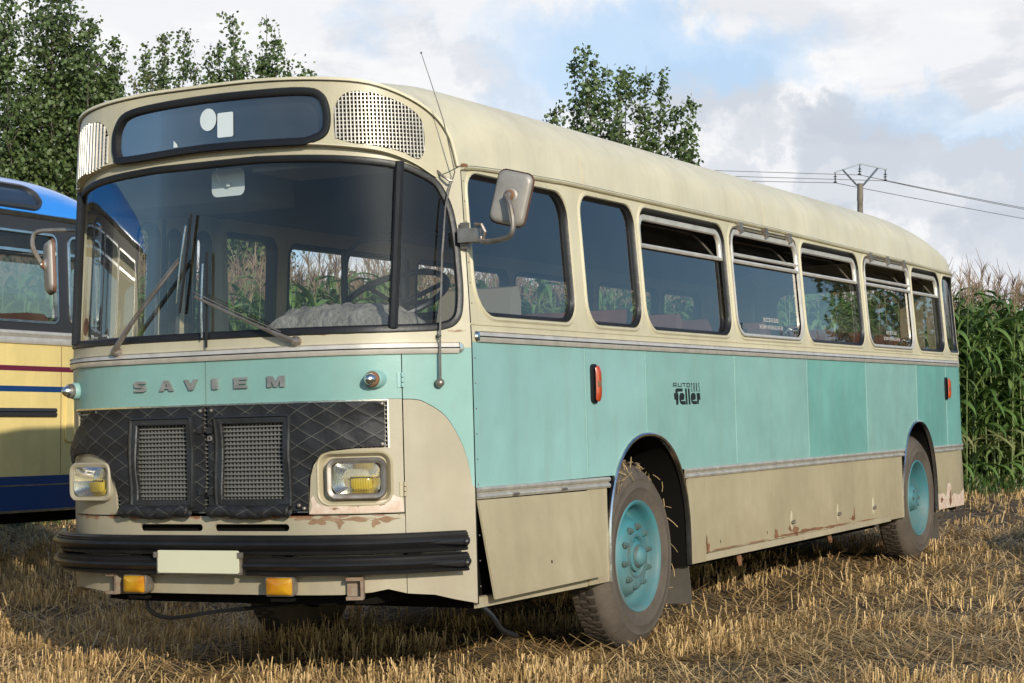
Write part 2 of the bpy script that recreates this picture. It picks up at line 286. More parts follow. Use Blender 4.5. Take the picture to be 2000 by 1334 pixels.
def rrect(x0, x1, z0, z1, r, n=6):
    rr = r if isinstance(r, (list, tuple)) else [r]*4      # bl, br, tr, tl
    o = []
    for (cx, cz, a0, q) in ((x0+rr[0], z0+rr[0], 180, rr[0]), (x1-rr[1], z0+rr[1], 270, rr[1]), (x1-rr[2], z1-rr[2], 0, rr[2]), (x0+rr[3], z1-rr[3], 90, rr[3])):
        o += [(cx+q*cos(radians(a0+90*k/n)), cz+q*sin(radians(a0+90*k/n))) for k in range(n+1)]
    return o
def sheet(mb, outer, holes, fn, step=.12, thick=0., d=0.):
    """flat outline with holes, triangulated with interior points and bent onto a surface fn(u, v, outward)"""
    P = []; E = []
    loops = [dens(l, step) for l in [outer]+list(holes)]
    for l in loops:
        o = len(P); P += l; E += [(o+i, o+(i+1) % len(l)) for i in range(len(l))]
    us = [p[0] for p in outer]; vs = [p[1] for p in outer]
    nu = int((max(us)-min(us))/step); nv = int((max(vs)-min(vs))/step)
    for i in range(1, nu+1):
        for j in range(1, nv+1):
            q = (min(us)+(max(us)-min(us))*i/(nu+1), min(vs)+(max(vs)-min(vs))*j/(nv+1))
            if inside(q, loops[0]) and not any(inside(q, h) for h in loops[1:]): P.append(q)
    V, _, F, *_r = delaunay_2d_cdt([Vector(p) for p in P], E, [], 0, 1e-6)
    fs = []
    for f in F:
        c = (sum(V[i][0] for i in f)/3, sum(V[i][1] for i in f)/3)
        if inside(c, loops[0]) and not any(inside(c, h) for h in loops[1:]): fs.append(tuple(f))
    v = [fn(p[0], p[1], d) for p in V]; uv = [(p[0], p[1]) for p in V]
    if thick:
        n = len(v); v = v+[fn(p[0], p[1], d-thick) for p in V]; uv = uv*2; cnt = {}
        for f in fs:
            for a, b in zip(f, f[1:]+f[:1]): cnt[tuple(sorted((a, b)))] = cnt.get(tuple(sorted((a, b))), 0)+1
        ex = [(a, b, b+n, a+n) for (a, b), c in cnt.items() if c == 1]
        fs = fs+[tuple(i+n for i in f[::-1]) for f in fs]+ex
    mb.add(v, fs, uv); return mb
def inset(path, closed, i):
    n = len(path); a = path[(i-1) % n] if (i or closed) else path[i]; b = path[(i+1) % n] if (i < n-1 or closed) else path[i]
    tx, ty = b[0]-a[0], b[1]-a[1]; l = math.hypot(tx, ty) or 1; return (-ty/l, tx/l)
def loft(mb, path, prof, fn, closed=True, cp=False, step=.08, caps=True):
    """sweep a profile of (sideways-left, outward) pairs along a path lying on the surface fn"""
    path = dens(path, step, closed); m = len(prof); v = []; uv = []; n = len(path)
    for i, p in enumerate(path):
        nx, ny = inset(path, closed, i)
        for (a, d) in prof: v.append(fn(p[0]+nx*a, p[1]+ny*a, d)); uv.append((p[0]+nx*a, p[1]+ny*a))
    f = []
    for i in range(n if closed else n-1):
        for k in range(m if cp else m-1):
            f.append((i*m+k, i*m+(k+1) % m, ((i+1) % n)*m+(k+1) % m, ((i+1) % n)*m+k))
    if not closed and caps and m > 2: f += [tuple(range(m-1, -1, -1)), tuple((n-1)*m+k for k in range(m))]
    return mb.add(v, f, uv)
def inset_poly(poly, a):
    """poly counter-clockwise -> shrunk by a"""
    return [(p[0]+inset(poly, True, i)[0]*a, p[1]+inset(poly, True, i)[1]*a) for i, p in enumerate(poly)]
def empty(name, M4=None, loc=None):
    o = bpy.data.objects.new(name, None); col.objects.link(o)
    if M4 is not None: o.matrix_world = M4
    if loc is not None: o.location = loc
    return o
def tag(o, label=None, cat=None, group=None, kind=None):
    for k, v in (('label', label), ('category', cat), ('group', group), ('kind', kind)):
        if v: o[k] = v
    return o
def curve_pts(p, n=24):
    """Catmull-Rom through points"""
    p = [np.array(q, float) for q in p]; q = [2*p[0]-p[1]]+p+[2*p[-1]-p[-2]]; out = []
    for i in range(1, len(q)-2):
        for t in np.linspace(0, 1, n, endpoint=False):
            out.append(.5*((2*q[i])+(-q[i-1]+q[i+1])*t+(2*q[i-1]-5*q[i]+4*q[i+1]-q[i+2])*t*t+(-q[i-1]+3*q[i]-3*q[i+1]+q[i+2])*t**3))
    out.append(p[-1]); return [tuple(x) for x in out]

# ------------------------------------------------------------------ the turquoise bus (drawn in its own frame: x rearward, y across, z up)
def basis(roll):
    f = Vector((cos(PITCH)*cos(YAW), cos(PITCH)*sin(YAW), sin(PITCH))); r = f.cross(Vector((0, 0, 1))).normalized(); u = r.cross(f)
    return Matrix((r*cos(roll)+u*sin(roll), -r*sin(roll)+u*cos(roll), f))
A3 = basis(0).transposed() @ basis(radians(-1.53053))
BC = Vector((-7.31486, -3.96247, 1.20958))
BUSM = Matrix.Translation(CAM - (A3*K) @ BC) @ (A3*K).to_4x4()
W_ = 2.206; HW = W_/2
def plan(Y):
    s = np.abs(1-2*np.asarray(Y, float)/W_); return -.42977*np.clip(1-np.minimum(s, 1)**4.392, 0, 1)**(1/.834)
_Y = (1-np.cos(np.linspace(0, pi, 4001)))/2*W_; _X = plan(_Y); _S = np.concatenate([[0], np.cumsum(np.hypot(np.diff(_Y), np.diff(_X)))]); SL = float(_S[-1])
def tum(z): return .05*max(0., (z-1.56)/.77)
def lean(z): return .03*max(0., (z-1.56)/.77)
def Ff(s, z, d=0.):
    """front surface: s = distance round the front from the near corner, z = height, d = outward"""
    e = 2e-3; sc_ = min(max(s, 0.), SL)
    X, Y = np.interp(sc_, _S, _X), np.interp(sc_, _S, _Y)
    a, b = max(sc_-e, 0), min(sc_+e, SL); tx = np.interp(b, _S, _X)-np.interp(a, _S, _X); ty = np.interp(b, _S, _Y)-np.interp(a, _S, _Y); l = math.hypot(tx, ty)
    nx, ny = -ty/l, tx/l; X += nx*d+lean(z); Y += ny*d
    return (float(X), float(HW+(Y-HW)*(1-2*tum(z)/W_)), z)
def front_frame(s, z, d=0.):
    """origin, outward normal, along, up on the front"""
    p = Vector(Ff(s, z, d)); n = (Vector(Ff(s, z, d+.1))-p).normalized(); a = (Vector(Ff(s+.01, z, d))-Vector(Ff(s-.01, z, d))).normalized()
    return p, n, a, Vector((0, 0, 1))
XE, RC = 8.41, .30
def Sf(u, z, d=0., far=False):
    t = tum(z)
    if u <= XE: X, Y = u+lean(z)*max(0., 1-u/.08), t-d
    else:
        a = min((u-XE)/RC, pi/2); ex = max(0, u-XE-RC*pi/2)
        X = XE+(RC+d)*sin(a); Y = t+RC-(RC+d)*cos(a)+ex
    return (X, W_-Y if far else Y, z)
Sn = lambda u, z, d=0.: Sf(u, z, d)
Sfar = lambda u, z, d=0.: Sf(u, z, d, True)
bus = empty('vintage_bus', BUSM); tag(bus, 'old turquoise and cream bus with rusty patches and a black quilted radiator cover', 'bus')
def B(name, mb, m, parent=bus, label=None, **kw):
    o = mb.build(name, M[m] if isinstance(m, str) else m, parent, **kw)
    if label: o['label'] = label
    return o
zg_x = [-1, 0, .03, .31, 1.1, 4.05, 7.0, 8.2, 9.5]; zg_z = [2.328, 2.328, 2.331, 2.346, 2.366, 2.368, 2.350, 2.334, 2.325]
zg = lambda x: float(np.interp(x, zg_x, zg_z))

# ---- side window band with real openings
WIN = [(.07, 1.09, 1.678, 2.312, (.17, .12, .13, .10), 'fix'), (1.235, 1.905, 1.677, 2.322, (.12, .12, .11, .10), 'fix'), (1.965, 3.225, 1.674, 2.325, (.13, .12, .12, .10), 'hop'),
       (3.29, 4.52, 1.674, 2.325, (.12, .12, .12, .11), 'exit'), (4.59, 5.86, 1.674, 2.325, (.13, .12, .12, .10), 'hop'), (5.945, 7.145, 1.672, 2.320, (.12, .12, .12, .11), 'exit'),
       (7.21, 8.055, 1.672, 2.315, (.12, .12, .12, .10), 'hop'), (8.115, 8.54, 1.676, 2.30, (.11, .10, .10, .10), 'fix')]
UEND = XE+RC*pi/2
top = [(x, zg(x)) for x in (UEND, 8.2, 7, 5.5, 4.05, 2.5, 1.1, .7, .31, .03, 0)]
holes = [rrect(a, b, c, d, r) for a, b, c, d, r, k in WIN]
B('window_band', sheet(MB(), [(0, 1.56), (4, 1.56), (UEND, 1.56)]+top, holes, Sn, .13, .032), 'cream')
ridge = [(0, 0), (.004, .006), (.008, 0)]
mbr = MB(); loft(mbr, [(0.0, 1.638), (UEND-.02, 1.638)], [(-.005, -.002), (-.002, .005), (.002, .005), (.005, -.002)], Sn, False, step=.2); B('waist_bead', mbr, 'cream')
mbr = MB()
for h in holes: loft(mbr, h, [(.0, -.004), (-.004, .007), (-.013, .008), (-.026, -.002)], Sn, step=.06)
B('window_surround_bead', mbr, 'cream')
for i, (a, b, c, d, r, kind) in enumerate(WIN):
    h = holes[i]
    g = MB()
    if kind != 'exit': loft(g, h, [(-.002, -.001), (.003, .003), (.008, -.004), (.012, -.014), (.019, -.018), (.021, -.026), (.014, -.030)], Sn, step=.05)
    else: loft(g, h, [(.0, -.002), (.01, -.004), (.012, -.03)], Sn, step=.05)
    wp = B('side_window', g, 'rubber')
    gi = inset_poly(h, .014)
    if kind == 'fix':
        B('pane', sheet(MB(), gi, [], Sn, .2, 0, -.022), 'glass', wp)
    else:
        zb = 2.122 if kind == 'hop' else 2.120; dd = -.022 if kind == 'hop' else .002; wi = .018 if kind == 'hop' else .006
        lowp = [p for p in rrect(a+wi, b-wi, c+wi, zb, (r[0], r[1], .004, .004))]
        B('pane', sheet(MB(), lowp, [], Sn, .2, 0, dd-.012), 'glass', wp)
        cf = MB(); x0, x1 = a+wi+.004, b-wi-.004; zt = d-.012 if kind == 'exit' else d-.030
        arch = [(x1, zb-.004)]+[(x1-.09+.09*cos(radians(q)), zt-.09+.09*sin(radians(q))) for q in range(0, 91, 15)]+[(x0+.09+.09*cos(radians(q)), zt-.09+.09*sin(radians(q))) for q in range(90, 181, 15)]+[(x0, zb-.004)]
        loft(cf, arch, [(0, dd-.01), (0, dd+.008), (.006, dd+.013), (.028, dd+.010), (.034, dd+.002), (.034, dd-.01)], Sn, False, step=.06)
        loft(cf, [(x0, zb+.004), (x1, zb+.004)], [(-.013, dd-.01), (-.012, dd+.008), (0, dd+.012), (.010, dd+.008), (.011, dd-.01)], Sn, False, step=.3)
        if kind == 'exit': loft(cf, rrect(a+.004, b-.004, c+.004, zb+.05, (r[0], r[1], .02, .02)), [(-.002, -.004), (-.002, .010), (.004, .014), (.016, .012), (.020, -.004)], Sn, step=.06)
        B('chrome_frame', cf, 'trim', wp)
        # open hopper pane leaning into the bus
        hp = MB(); zt2 = zt-.05
        def hin(u, z, q, x0=x0, x1=x1, zb=zb, dd=dd): return Sn(u, zb+.01+(z-zb)*.80, dd-.02-(z-zb)*.62+q)
        hout = rrect(x0+.04, x1-.04, zb+.005, zb+.185, (.004, .004, .10, .10))
        B('hopper_pane', sheet(MB(), hout, [], hin, .3), 'glass', wp)
        loft(hp, hout, [(-.004, -.004), (-.004, .006), (.008, .006), (.008, -.004)], hin, cp=True, step=.08); B('hopper_frame', hp, 'steel', wp)
        if kind == 'exit':
            hg = MB(); zr = d+.012
            hg.tube([Sn(x, zr, .016) for x in np.linspace(a+.14, b-.12, 6)], .0035, 5)
            hg.tube([Sn(a+.14, zr, .016), Sn(a+.07, zr-.012, .014), Sn(a+.02, zr-.06, .012), Sn(a+.004, zr-.12, .010)], .0035, 5); hg.tube([Sn(b-.12, zr, .016), Sn(b-.05, zr-.02, .013), Sn(b-.004, zr-.11, .010)], .0035, 5)
            for q in (.14, .50, .86):
                x = a+(b-a)*q; p = Vector(Sn(x, zr, 0)); hg.box((p.x-.024, p.y-.030, p.z-.026), (p.x+.024, p.y-.001, p.z+.022)); hg.box((p.x-.014, p.y-.036, p.z-.040), (p.x+.014, p.y-.012, p.z-.020))
            B('window_hinge', hg, 'steel', wp)
            for sx, x in ((1, a+.12), (-1, b-.12)):
                lt = MB(); p = Vector(Sn(x, c+.065, -.02)); lt.lathe([(.0, -.022), (.018, -.022), (.02, -.008), (.02, 0)], p, (0, 1, 0), 10)
                lt.tube([p+Vector((0, .012, 0)), p+Vector((sx*.06, .02, .012)), p+Vector((sx*.13, .02, -.018)), p+Vector((sx*.17, .02, -.022))], [.011, .009, .007, .009], 6)
                B('window_latch', lt, 'chrome', wp)
            for k, (s_, zz) in enumerate((('ISSUE DE SECOURS', c+.105), ('NE PAS OUVRIR EN MARCHE', c+.060))):
                cu = bpy.data.curves.new('t', 'FONT'); cu.body = s_; cu.size = .036; cu.align_x = 'CENTER'; to = bpy.data.objects.new('t', cu); col.objects.link(to)
                bpy.context.view_layer.update(); me = bpy.data.meshes.new_from_object(to); bpy.data.objects.remove(to)
                for v in me.vertices: v.co = Vector(Sn((a+b)/2+.03-v.co.x*.92, zz+v.co.y, dd-.013+.0015))
                to = link('window_lettering', me, M['text'], wp, smooth=False)

# ---- lower side: panels with the wheel arches cut out
def arch_pts(cx, hw, z0, zt, zbot, grow=0., n=26):
    o = []
    for k in range(n+1):
        t = pi*k/n; c_, s_ = cos(t), sin(t)
        o.append((cx+(hw+grow)*math.copysign(abs(c_)**(2/2.25), c_), z0+(zt-z0+grow)*abs(s_)**(2/2.25)))
    return [(cx+hw+grow, zbot)]+o+[(cx-hw-grow, zbot)]
AF = (1.906, .531, .55, 1.128); AR = (7.12, .470, .55, 1.130)
ZB, ZL0, ZL1, ZS = 1.559, .930, .876, .405
def arch_z(x, z=None):
    for cx, hw, z0, zt in (AF, AR):
        if abs(x-cx) < hw: return z0+(zt-z0)*max(0, 1-(abs(x-cx)/hw)**2.25)**(1/2.25)
    return None
def panel(x0, x1, z0, z1, m, name='side_panel', label=None, gap=.0025, thick=.012, d=0., fn=Sn):
    x0 += gap; x1 -= gap; low = []
    xs = sorted(set([x0, x1]+[x for cx, hw, *_ in (AF, AR) for x in (cx-hw, cx+hw) if x0 < x < x1]+[x for x in np.linspace(x0, x1, 60)]))
    for x in xs:
        a = arch_z(x); low.append((x, max(z0, a) if a else z0))
    # clean double points and vertical arch sides
    pts = []
    for i, p in enumerate(low):
        if i and abs(p[1]-low[i-1][1]) > .1 and p[1] != z0 and low[i-1][1] == z0: pts.append((p[0], z0))
        pts.append(p)
    pts = [p for p in pts if p[1] < z1-.002] or pts
    if pts[0][0] > x0+.01: pass
    return B(name, sheet(MB(), pts+[(x1, z1), (x0, z1)], [], fn, .16, thick, d), m, label=label, ang=30)
seam = [0, 1.148, 1.891, 3.202, 4.51, 5.803, 7.11, 7.98, UEND]
tm = ['teal', 'teal', 'teal_b', 'teal_b', 'teal_c', 'teal_b', 'teal_d', 'teal_c']  # panels faded unevenly; the darker rear tones also stand in for shade there
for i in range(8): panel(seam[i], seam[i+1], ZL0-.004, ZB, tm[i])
for i, x in enumerate(seam[1:-1]):
    cs = MB()
    zl = max(ZL0, (arch_z(x) or 0)+.006)
    loft(cs, [(x+.012, ZB), (x+.012, zl)], [(-.008, -.002), (-.006, .0025), (.006, .0025), (.008, -.002)], Sn, False, step=.3)
    for z in np.arange(zl+.06, ZB-.03, .13): p = Vector(Sn(x+.012, z, .0035)); cs.lathe([(.0045, 0), (.003, .003), (0, .0035)], p, (0, -1, 0), 6)
    B('seam_strip', cs, 'teal_b')
panel(1.147, 1.375, ZS, ZL1, 'beige', 'skirt_panel'); panel(2.44, 2.68, ZS, ZL1, 'beige', 'skirt_panel')
for a, b in ((2.68, 3.803), (3.803, 5.423), (5.423, 6.313)):
    o = panel(a, b, .452, ZL1, 'beige', 'luggage_hatch')
    hx = {2.68: (), 3.803: (4.13, 5.065), 5.423: (5.875,)}[a]
    for x in hx:
        q = MB(); p = Vector(Sn(x, .545, 0))
        q.add([(p.x+.028*cos(t), p.y-.0015, p.z+.062*sin(t)) for t in np.linspace(0, 2*pi, 20, endpoint=False)]+[(p.x+.02*cos(t), p.y-.0045, p.z+.052*sin(t)) for t in np.linspace(0, 2*pi, 20, endpoint=False)], [(i, (i+1) % 20, 20+(i+1) % 20, 20+i) for i in range(20)]+[tuple(range(20, 40))])
        hd = B('handle_dish', q, 'cream', o); q = MB(); q.tube([p+Vector((-.022, -.006, -.012)), p+Vector((.0, -.020, -.008)), p+Vector((.024, -.012, .0))], [.008, .010, .006], 7); q.lathe([(.012, 0), (.012, .012), (0, .013)], p+Vector((0, -.004, -.01)), (0, -1, 0), 10); B('latch', q, 'steel', hd)
    for x in ((2.9, 3.68) if a == 2.68 else ()):
        q = MB(); p = Vector(Sn(x, .50, .0008)); q.add([p+Vector((.006*cos(t), 0, .010*sin(t))) for t in np.linspace(0, 2*pi, 8, endpoint=False)], [tuple(range(8))]); B('keyhole', q, 'dark', o)
panel(6.313, 6.648, ZS+.02, ZL1, 'beige', 'skirt_panel'); panel(7.592, UEND, ZS+.02, ZL1, 'beige', 'skirt_panel')
q = MB(); loft(q, [(2.68, .43), (6.31, .44)], [(-.026, -.012), (-.024, .0), (.014, .0), (.018, -.014)], Sn, False, step=.5); B('sill_rail', q, 'beige_sill')
q = MB(); loft(q, [(.02, .43), (1.147, .425)], [(-.026, -.03), (-.024, -.012), (.02, -.012), (.024, -.03)], Sn, False, step=.5); B('sill_rail', q, 'beige_sill')
# front hatch hanging a little open
hm = MB()
def hatchf(u, z, d=0.):
    t = (z-.872)/(.872-.445); uu = u+.052*(-t); return (uu, -.004-.045*(-t)-d, z-.004*(u))
sheet(hm, [(.022, .440), (1.150, .452), (1.150, .868), (.022, .872)], [], hatchf, .3, .010); o = B('luggage_hatch', hm, 'beige', label='front luggage hatch hanging slightly open')
q = MB(); p = Vector(hatchf(.62, .56, .001)); q.add([p+Vector((.007*cos(t), 0, .009*sin(t))) for t in np.linspace(0, 2*pi, 8, endpoint=False)], [tuple(range(8))]); B('keyhole', q, 'dark', o)
q = MB()
for x in (.36, .86): q.tube([(x-.03, -.012, .884), (x+.03, -.012, .884)], .007, 6)
B('hinge', q, 'steel', o)
q = MB(); q.box((.03, .055, .41), (1.37, .075, .9)); B('hatch_recess', q, 'dark')
# belt trims, lower trims
def trim(path, fn, name='belt_trim', hgt=.05):
    t = MB(); k = hgt/2
    loft(t, path, [(-k, 0), (-k*.97, .010), (-k*.75, .013), (-k*.12, .015), (-k*.06, .004), (k*.06, .004), (k*.12, .016), (k*.85, .010), (k*.9, .016), (k, .012), (k, 0)], fn, False, step=.06 if fn is Ff else .25)
    for e in (path[0],):
        pass
    o = B(name, t, 'trim'); g = MB(); loft(g, path, [(-k*.13, .0045), (-k*.05, .011), (k*.05, .011), (k*.13, .0045)], fn, False, step=.06 if fn is Ff else .25); B('rubber_insert', g, 'rubber', o); return o
trim([(.055, 1.585), (UEND, 1.585)], Sn)
def endcap(pt, fn, k=.025, flip=1):
    q = MB(); v = [fn(*pt, .017)]; n = 12
    a = [fn(pt[0]+flip*k*sin(pi*i/n), pt[1]+k*cos(pi*i/n), .003) for i in range(n+1)]; b = [fn(pt[0]+flip*k*.72*sin(pi*i/n), pt[1]+k*.8*cos(pi*i/n), .015) for i in range(n+1)]
    q.add(v+a+b, [(0, n+2+i, n+3+i) for i in range(n)]+[(1+i, 2+i, n+3+i, n+2+i) for i in range(n)]); return q
B('trim_end', endcap((.056, 1.585), Sn, flip=-1), 'chrome')
def lowtrim(x0, x1, z0, z1):
    for nm, off in (('lower_trim', 0),):
        t = MB(); loft(t, [(x0, z0), (x1, z1)], [(-.027, 0), (-.026, .008), (-.016, .012), (-.006, .008), (-.003, .001), (.003, .001), (.006, .009), (.016, .013), (.025, .008), (.027, 0)], Sn, False, step=.3); B(nm, t, 'alu')
lowtrim(.014, 1.40, .902, .895); lowtrim(2.395, 2.70, .902, .902); lowtrim(2.704, 3.80, .902, .902); lowtrim(3.805, 5.42, .902, .902); lowtrim(5.425, 6.30, .902, .902); lowtrim(6.305, 6.70, .902, .902); lowtrim(7.54, UEND-.02, .902, .902)
# wheel-arch lips and liners
for (cx, hw, z0, zt), zb in ((AF, ZS), (AR, ZS+.02)):
    ap = arch_pts(cx, hw, z0, zt, zb)
    q = MB(); loft(q, ap, [(-.006, -.01), (-.006, .008), (.002, .014), (.012, .010), (.014, -.012)], Sn, False, step=.04); B('wheel_arch_lip', q, 'chrome')
    q = MB(); loft(q, ap, [(.004, -.003), (.012, -.05), (.03, -.5)], Sn, False, step=.06, caps=False); B('wheel_arch_liner', q, 'dark')
    q = MB(); q.box((cx-hw-.1, .50, .35), (cx+hw+.1, .52, 1.2)); B('wheel_housing', q, 'dark')
# far side skin and rear
FW = [(.40, .57, 1.02, 2.262, .075), (.645, .75, 1.02, 2.245, .05), (.885, 1.01, 1.02, 2.250, .06), (1.085, 1.63, 1.66, 2.262, .07), (1.76, 3.10, 1.66, 2.245, .07), (3.20, 4.45, 1.66, 2.245, .07), (4.56, 5.85, 1.66, 2.245, .07), (5.95, 7.12, 1.66, 2.245, .07), (7.22, 8.05, 1.66, 2.245, .07), (.05, .205, 1.64, 2.26, .05)]
fh = [rrect(a, b, c, d, r) for a, b, c, d, r in FW]
B('side_wall', sheet(MB(), [(0.02, .45), (UEND, .45), (UEND, 2.34), (.02, 2.34)], fh, Sfar, .3, .05), 'beige')
for h in fh:
    g = MB(); loft(g, h, [(-.012, -.056), (.0, -.062), (.014, -.05), (.016, .004), (-.006, .006)], Sfar, step=.08); w = B('side_window', g, 'rubber'); B('pane', sheet(MB(), inset_poly(h, .008), [], Sfar, .4, 0, -.02), 'glass', w)
xr = XE+RC
Rf = lambda y, z, d=0.: (xr+d, y, z)
B('rear_wall', sheet(MB(), [(RC+.05, .43), (W_-RC-.05, .43), (W_-RC-.05, 2.33), (RC+.05, 2.33)], [rrect(.55, 1.65, 1.68, 2.25, .1)], Rf, .3, .03), 'beige')
B('rear_window', sheet(MB(), rrect(.54, 1.66, 1.67, 2.26, .1), [], Rf, .4, 0, -.01), 'glass')
# lining, floor, underbody
def slab(q, s0, s1, d, xb, z0, z1):
    """flat slab whose front edge follows the curved front, set back by d, closed straight at x = xb"""
    P = [Ff(s, 1., -d)[:2] for s in np.linspace(s0, s1, 24)]; P = P+[(xb, P[-1][1]), (xb, P[0][1])]; n = len(P)
    q.add([(x, y, z0) for x, y in P]+[(x, y, z1) for x, y in P], [tuple(range(n)), tuple(range(2*n-1, n-1, -1))]+[(i, (i+1) % n, n+(i+1) % n, n+i) for i in range(n)]); return q
B('floor', slab(MB(), .10, SL-.10, .09, 8.5, .72, .76), 'lining')
q = MB(); slab(q, .45, SL-.45, .12, .9, .44, .71); q.box((2.5, .30, .36), (6.4, W_-.30, .72)); q.box((7.7, .3, .42), (8.5, W_-.3, .72)); q.box((.5, .7, .36), (8.3, .9, .5)); q.box((.5, 1.3, .36), (8.3, 1.5, .5)); q.box((.35, .14, .37), (1.05, W_-.14, .44)); q.box((2.7, .12, .37), (6.3, W_-.12, .44)); B('chassis_and_light_blockers', q, 'dark')  # low full-width trays are added to block light reaching the ground underneath
q = MB(); loft(q, [(.02, 1.35), (8.4, 1.35)], [(-.20, -.034), (.2, -.034)], Sn, False, step=1., caps=False); loft(q, [(.02, 1.3), (8.4, 1.3)], [(-.5, -.034), (.25, -.034)], Sfar, False, step=1., caps=False); B('inner_lining', q, 'lining')

# ---- front
TOPS = [(0.012, 2.333), (.027, 2.412), (.047, 2.475), (.104, 2.550), (.227, 2.625), (.41, 2.686), (.634, 2.710), (.944, 2.726), (SL/2, 2.729)]
LIP = [(.118, 2.279), (.16, 2.302), (.203, 2.327), (.271, 2.357), (.357, 2.384), (.466, 2.402), (.691, 2.426), (.949, 2.439), (SL/2, 2.446)]
GK = [(SL/2, 1.606), (.982, 1.606), (.501, 1.605), (.2, 1.609), (.11, 1.619), (.063, 1.640), (.034, 1.685), (.022, 1.78), (.023, 1.90), (.027, 2.0), (.045, 2.135), (.077, 2.217), (.117, 2.272), (.199, 2.315), (.286, 2.343), (.469, 2.367), (.705, 2.384), (.97, 2.397), (SL/2, 2.402)]
mir = lambda L: [(SL-a, b) for a, b in L[::-1]]
def both(L): return L+mir(L)[1:]           # from near corner to far corner (L ends on the centre line)
GKo = GK[::-1]; GK_right = GKo                       # top centre -> right -> bottom centre
gk_near = curve_pts(GK[1:-1], 4)
ring = [(s, z) for s, z in gk_near]; ring = ring+[(SL-s, z) for s, z in ring[::-1]]   # near bottom -> near top -> far top -> far bottom
ring = ring[::-1]                                   # make it counter-clockwise in (s,z)
def area(p): return sum(p[i][0]*p[(i+1) % len(p)][1]-p[(i+1) % len(p)][0]*p[i][1] for i in range(len(p)))/2
if area(ring) < 0: ring = ring[::-1]
lipf = both(LIP)
sur = [(0, 1.535), (SL/2, 1.535), (SL, 1.535), (SL, 2.33), (SL-.10, 2.29)]+[(s, z) for s, z in lipf[::-1]]+[(.10, 2.29), (0, 2.33)]
B('windscreen_surround', sheet(MB(), sur, [ring], Ff, .09, .03), 'cream_rust')
g = MB(); loft(g, ring, [(-.004, -.002), (.002, .007), (.014, .008), (.026, .004), (.033, -.010), (.030, -.02)], Ff, step=.05); ws = B('windscreen', g, 'rubber')
gi = inset_poly(dens(ring, .03), .024)
DIV = [(.352, 1.61), (.290, 2.36)]
B('pane', sheet(MB(), gi, [], Ff, .08, 0, -.008), 'wglass', ws)
for f_ in (lambda s: s, lambda s: SL-s):
    q = MB(); q.tube([Ff(f_(.352+(.286-.352)*t), 1.622+(2.345-1.622)*t, .004) for t in np.linspace(0, 1, 9)], .021, 8); B('windscreen_divider', q, 'rubber', ws)
q = MB(); q.add([Ff(2.03+.033*cos(2*pi*k/20), 1.700+.042*sin(2*pi*k/20), -.004) for k in range(20)], [tuple(range(20))]); B('round_tax_disc', q, M['rust'], ws)
# destination fascia, proud of the windscreen
def fas(s): return .038*min(1., max(0., (min(s, SL-s)-.10)/.30))**.8
Fa = lambda s, z, d=0.: Ff(s, z, d+fas(s))
lc = both(curve_pts(LIP, 5)); tc_ = both(curve_pts(TOPS, 5))
out = [(.014, 2.331), (.06, 2.305)]+lc+[(SL-.06, 2.305), (SL-.014, 2.331)]+tc_[::-1]
SIGN = [(.70, 2.425), (.615, 2.452), (.585, 2.505), (.588, 2.590), (.62, 2.648), (.70, 2.672), (.945, 2.681), (1.236, 2.684), (1.52, 2.675), (1.70, 2.655), (1.765, 2.60), (1.782, 2.53), (1.768, 2.455), (1.705, 2.423), (1.235, 2.438)]
SIGN = curve_pts(SIGN+[SIGN[0]], 4)[:-1]
VR = curve_pts([(.563, 2.446), (.50, 2.424), (.42, 2.413), (.288, 2.388), (.215, 2.358), (.188, 2.364), (.170, 2.40), (.166, 2.474), (.182, 2.541), (.253, 2.594), (.367, 2.635), (.478, 2.650), (.54, 2.618), (.566, 2.547), (.563, 2.446)], 3)[:-1]
VR = [(s, min(z, 3)) for s, z in VR]; VL = [(SL-s, z) for s, z in VR[::-1]]; VL = [(1.815+(s-(SL-.566))*1.15, z-.012*(s < 2.1)) for s, z in VL]
ccw = lambda p: p if area(p) > 0 else p[::-1]
SIGN, VR, VL = ccw(SIGN), ccw(VR), ccw(VL)
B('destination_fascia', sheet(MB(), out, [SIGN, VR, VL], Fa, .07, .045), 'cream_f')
q = MB(); loft(q, lc, [(-.004, -.034), (-.002, -.005), (.0, .004), (.006, .003)], Fa, False, step=.05, caps=False); B('fascia_lip', q, 'cream')
q = MB(); loft(q, tc_, [(.008, .002), (.006, .012), (-.006, .014), (-.010, .0), (-.008, -.02)], Fa, False, step=.04); B('roof_edge_bead', q, 'cream_roof'); q = MB(); loft(q, tc_, [(-.0115, .001), (-.0115, .004), (-.0075, .004), (-.0075, .001)], Fa, False, step=.04); B('roof_edge_sealant', q, 'rubber')
g = MB(); loft(g, SIGN, [(-.005, .0), (.0, .010), (.016, .012), (.028, .006), (.034, -.012), (.034, -.02)], Fa, step=.05); ds = B('destination_sign', g, 'rubber')
B('sign_glass', sheet(MB(), inset_poly(SIGN, .028), [], Fa, .1, 0, -.010), 'clear', ds)
B('sign_backing', sheet(MB(), inset_poly(SIGN, .02), [], Fa, .15, 0, -.05), 'signback', ds)
q = MB()
n = 24; pc = (1.215, 2.578); q.add([Fa(pc[0]+.047*cos(2*pi*k/n), pc[1]+.050*sin(2*pi*k/n), -.006) for k in range(n)], [tuple(range(n))]); B('round_sticker', q, 'white', ds)
q = MB(); q.add([Fa(a, b, -.006) for a, b in rrect(1.072, 1.162, 2.492, 2.602, .008, 3)], [tuple(range(16))]); B('square_sticker', q, 'white', ds)
q = MB(); q.add([Fa(a, b, -.006) for a, b in ((1.415, 2.470), (1.390, 2.470), (1.393, 2.482), (1.414, 2.502))], [(0, 1, 2, 3)]); B('torn_sticker', q, 'white', ds)
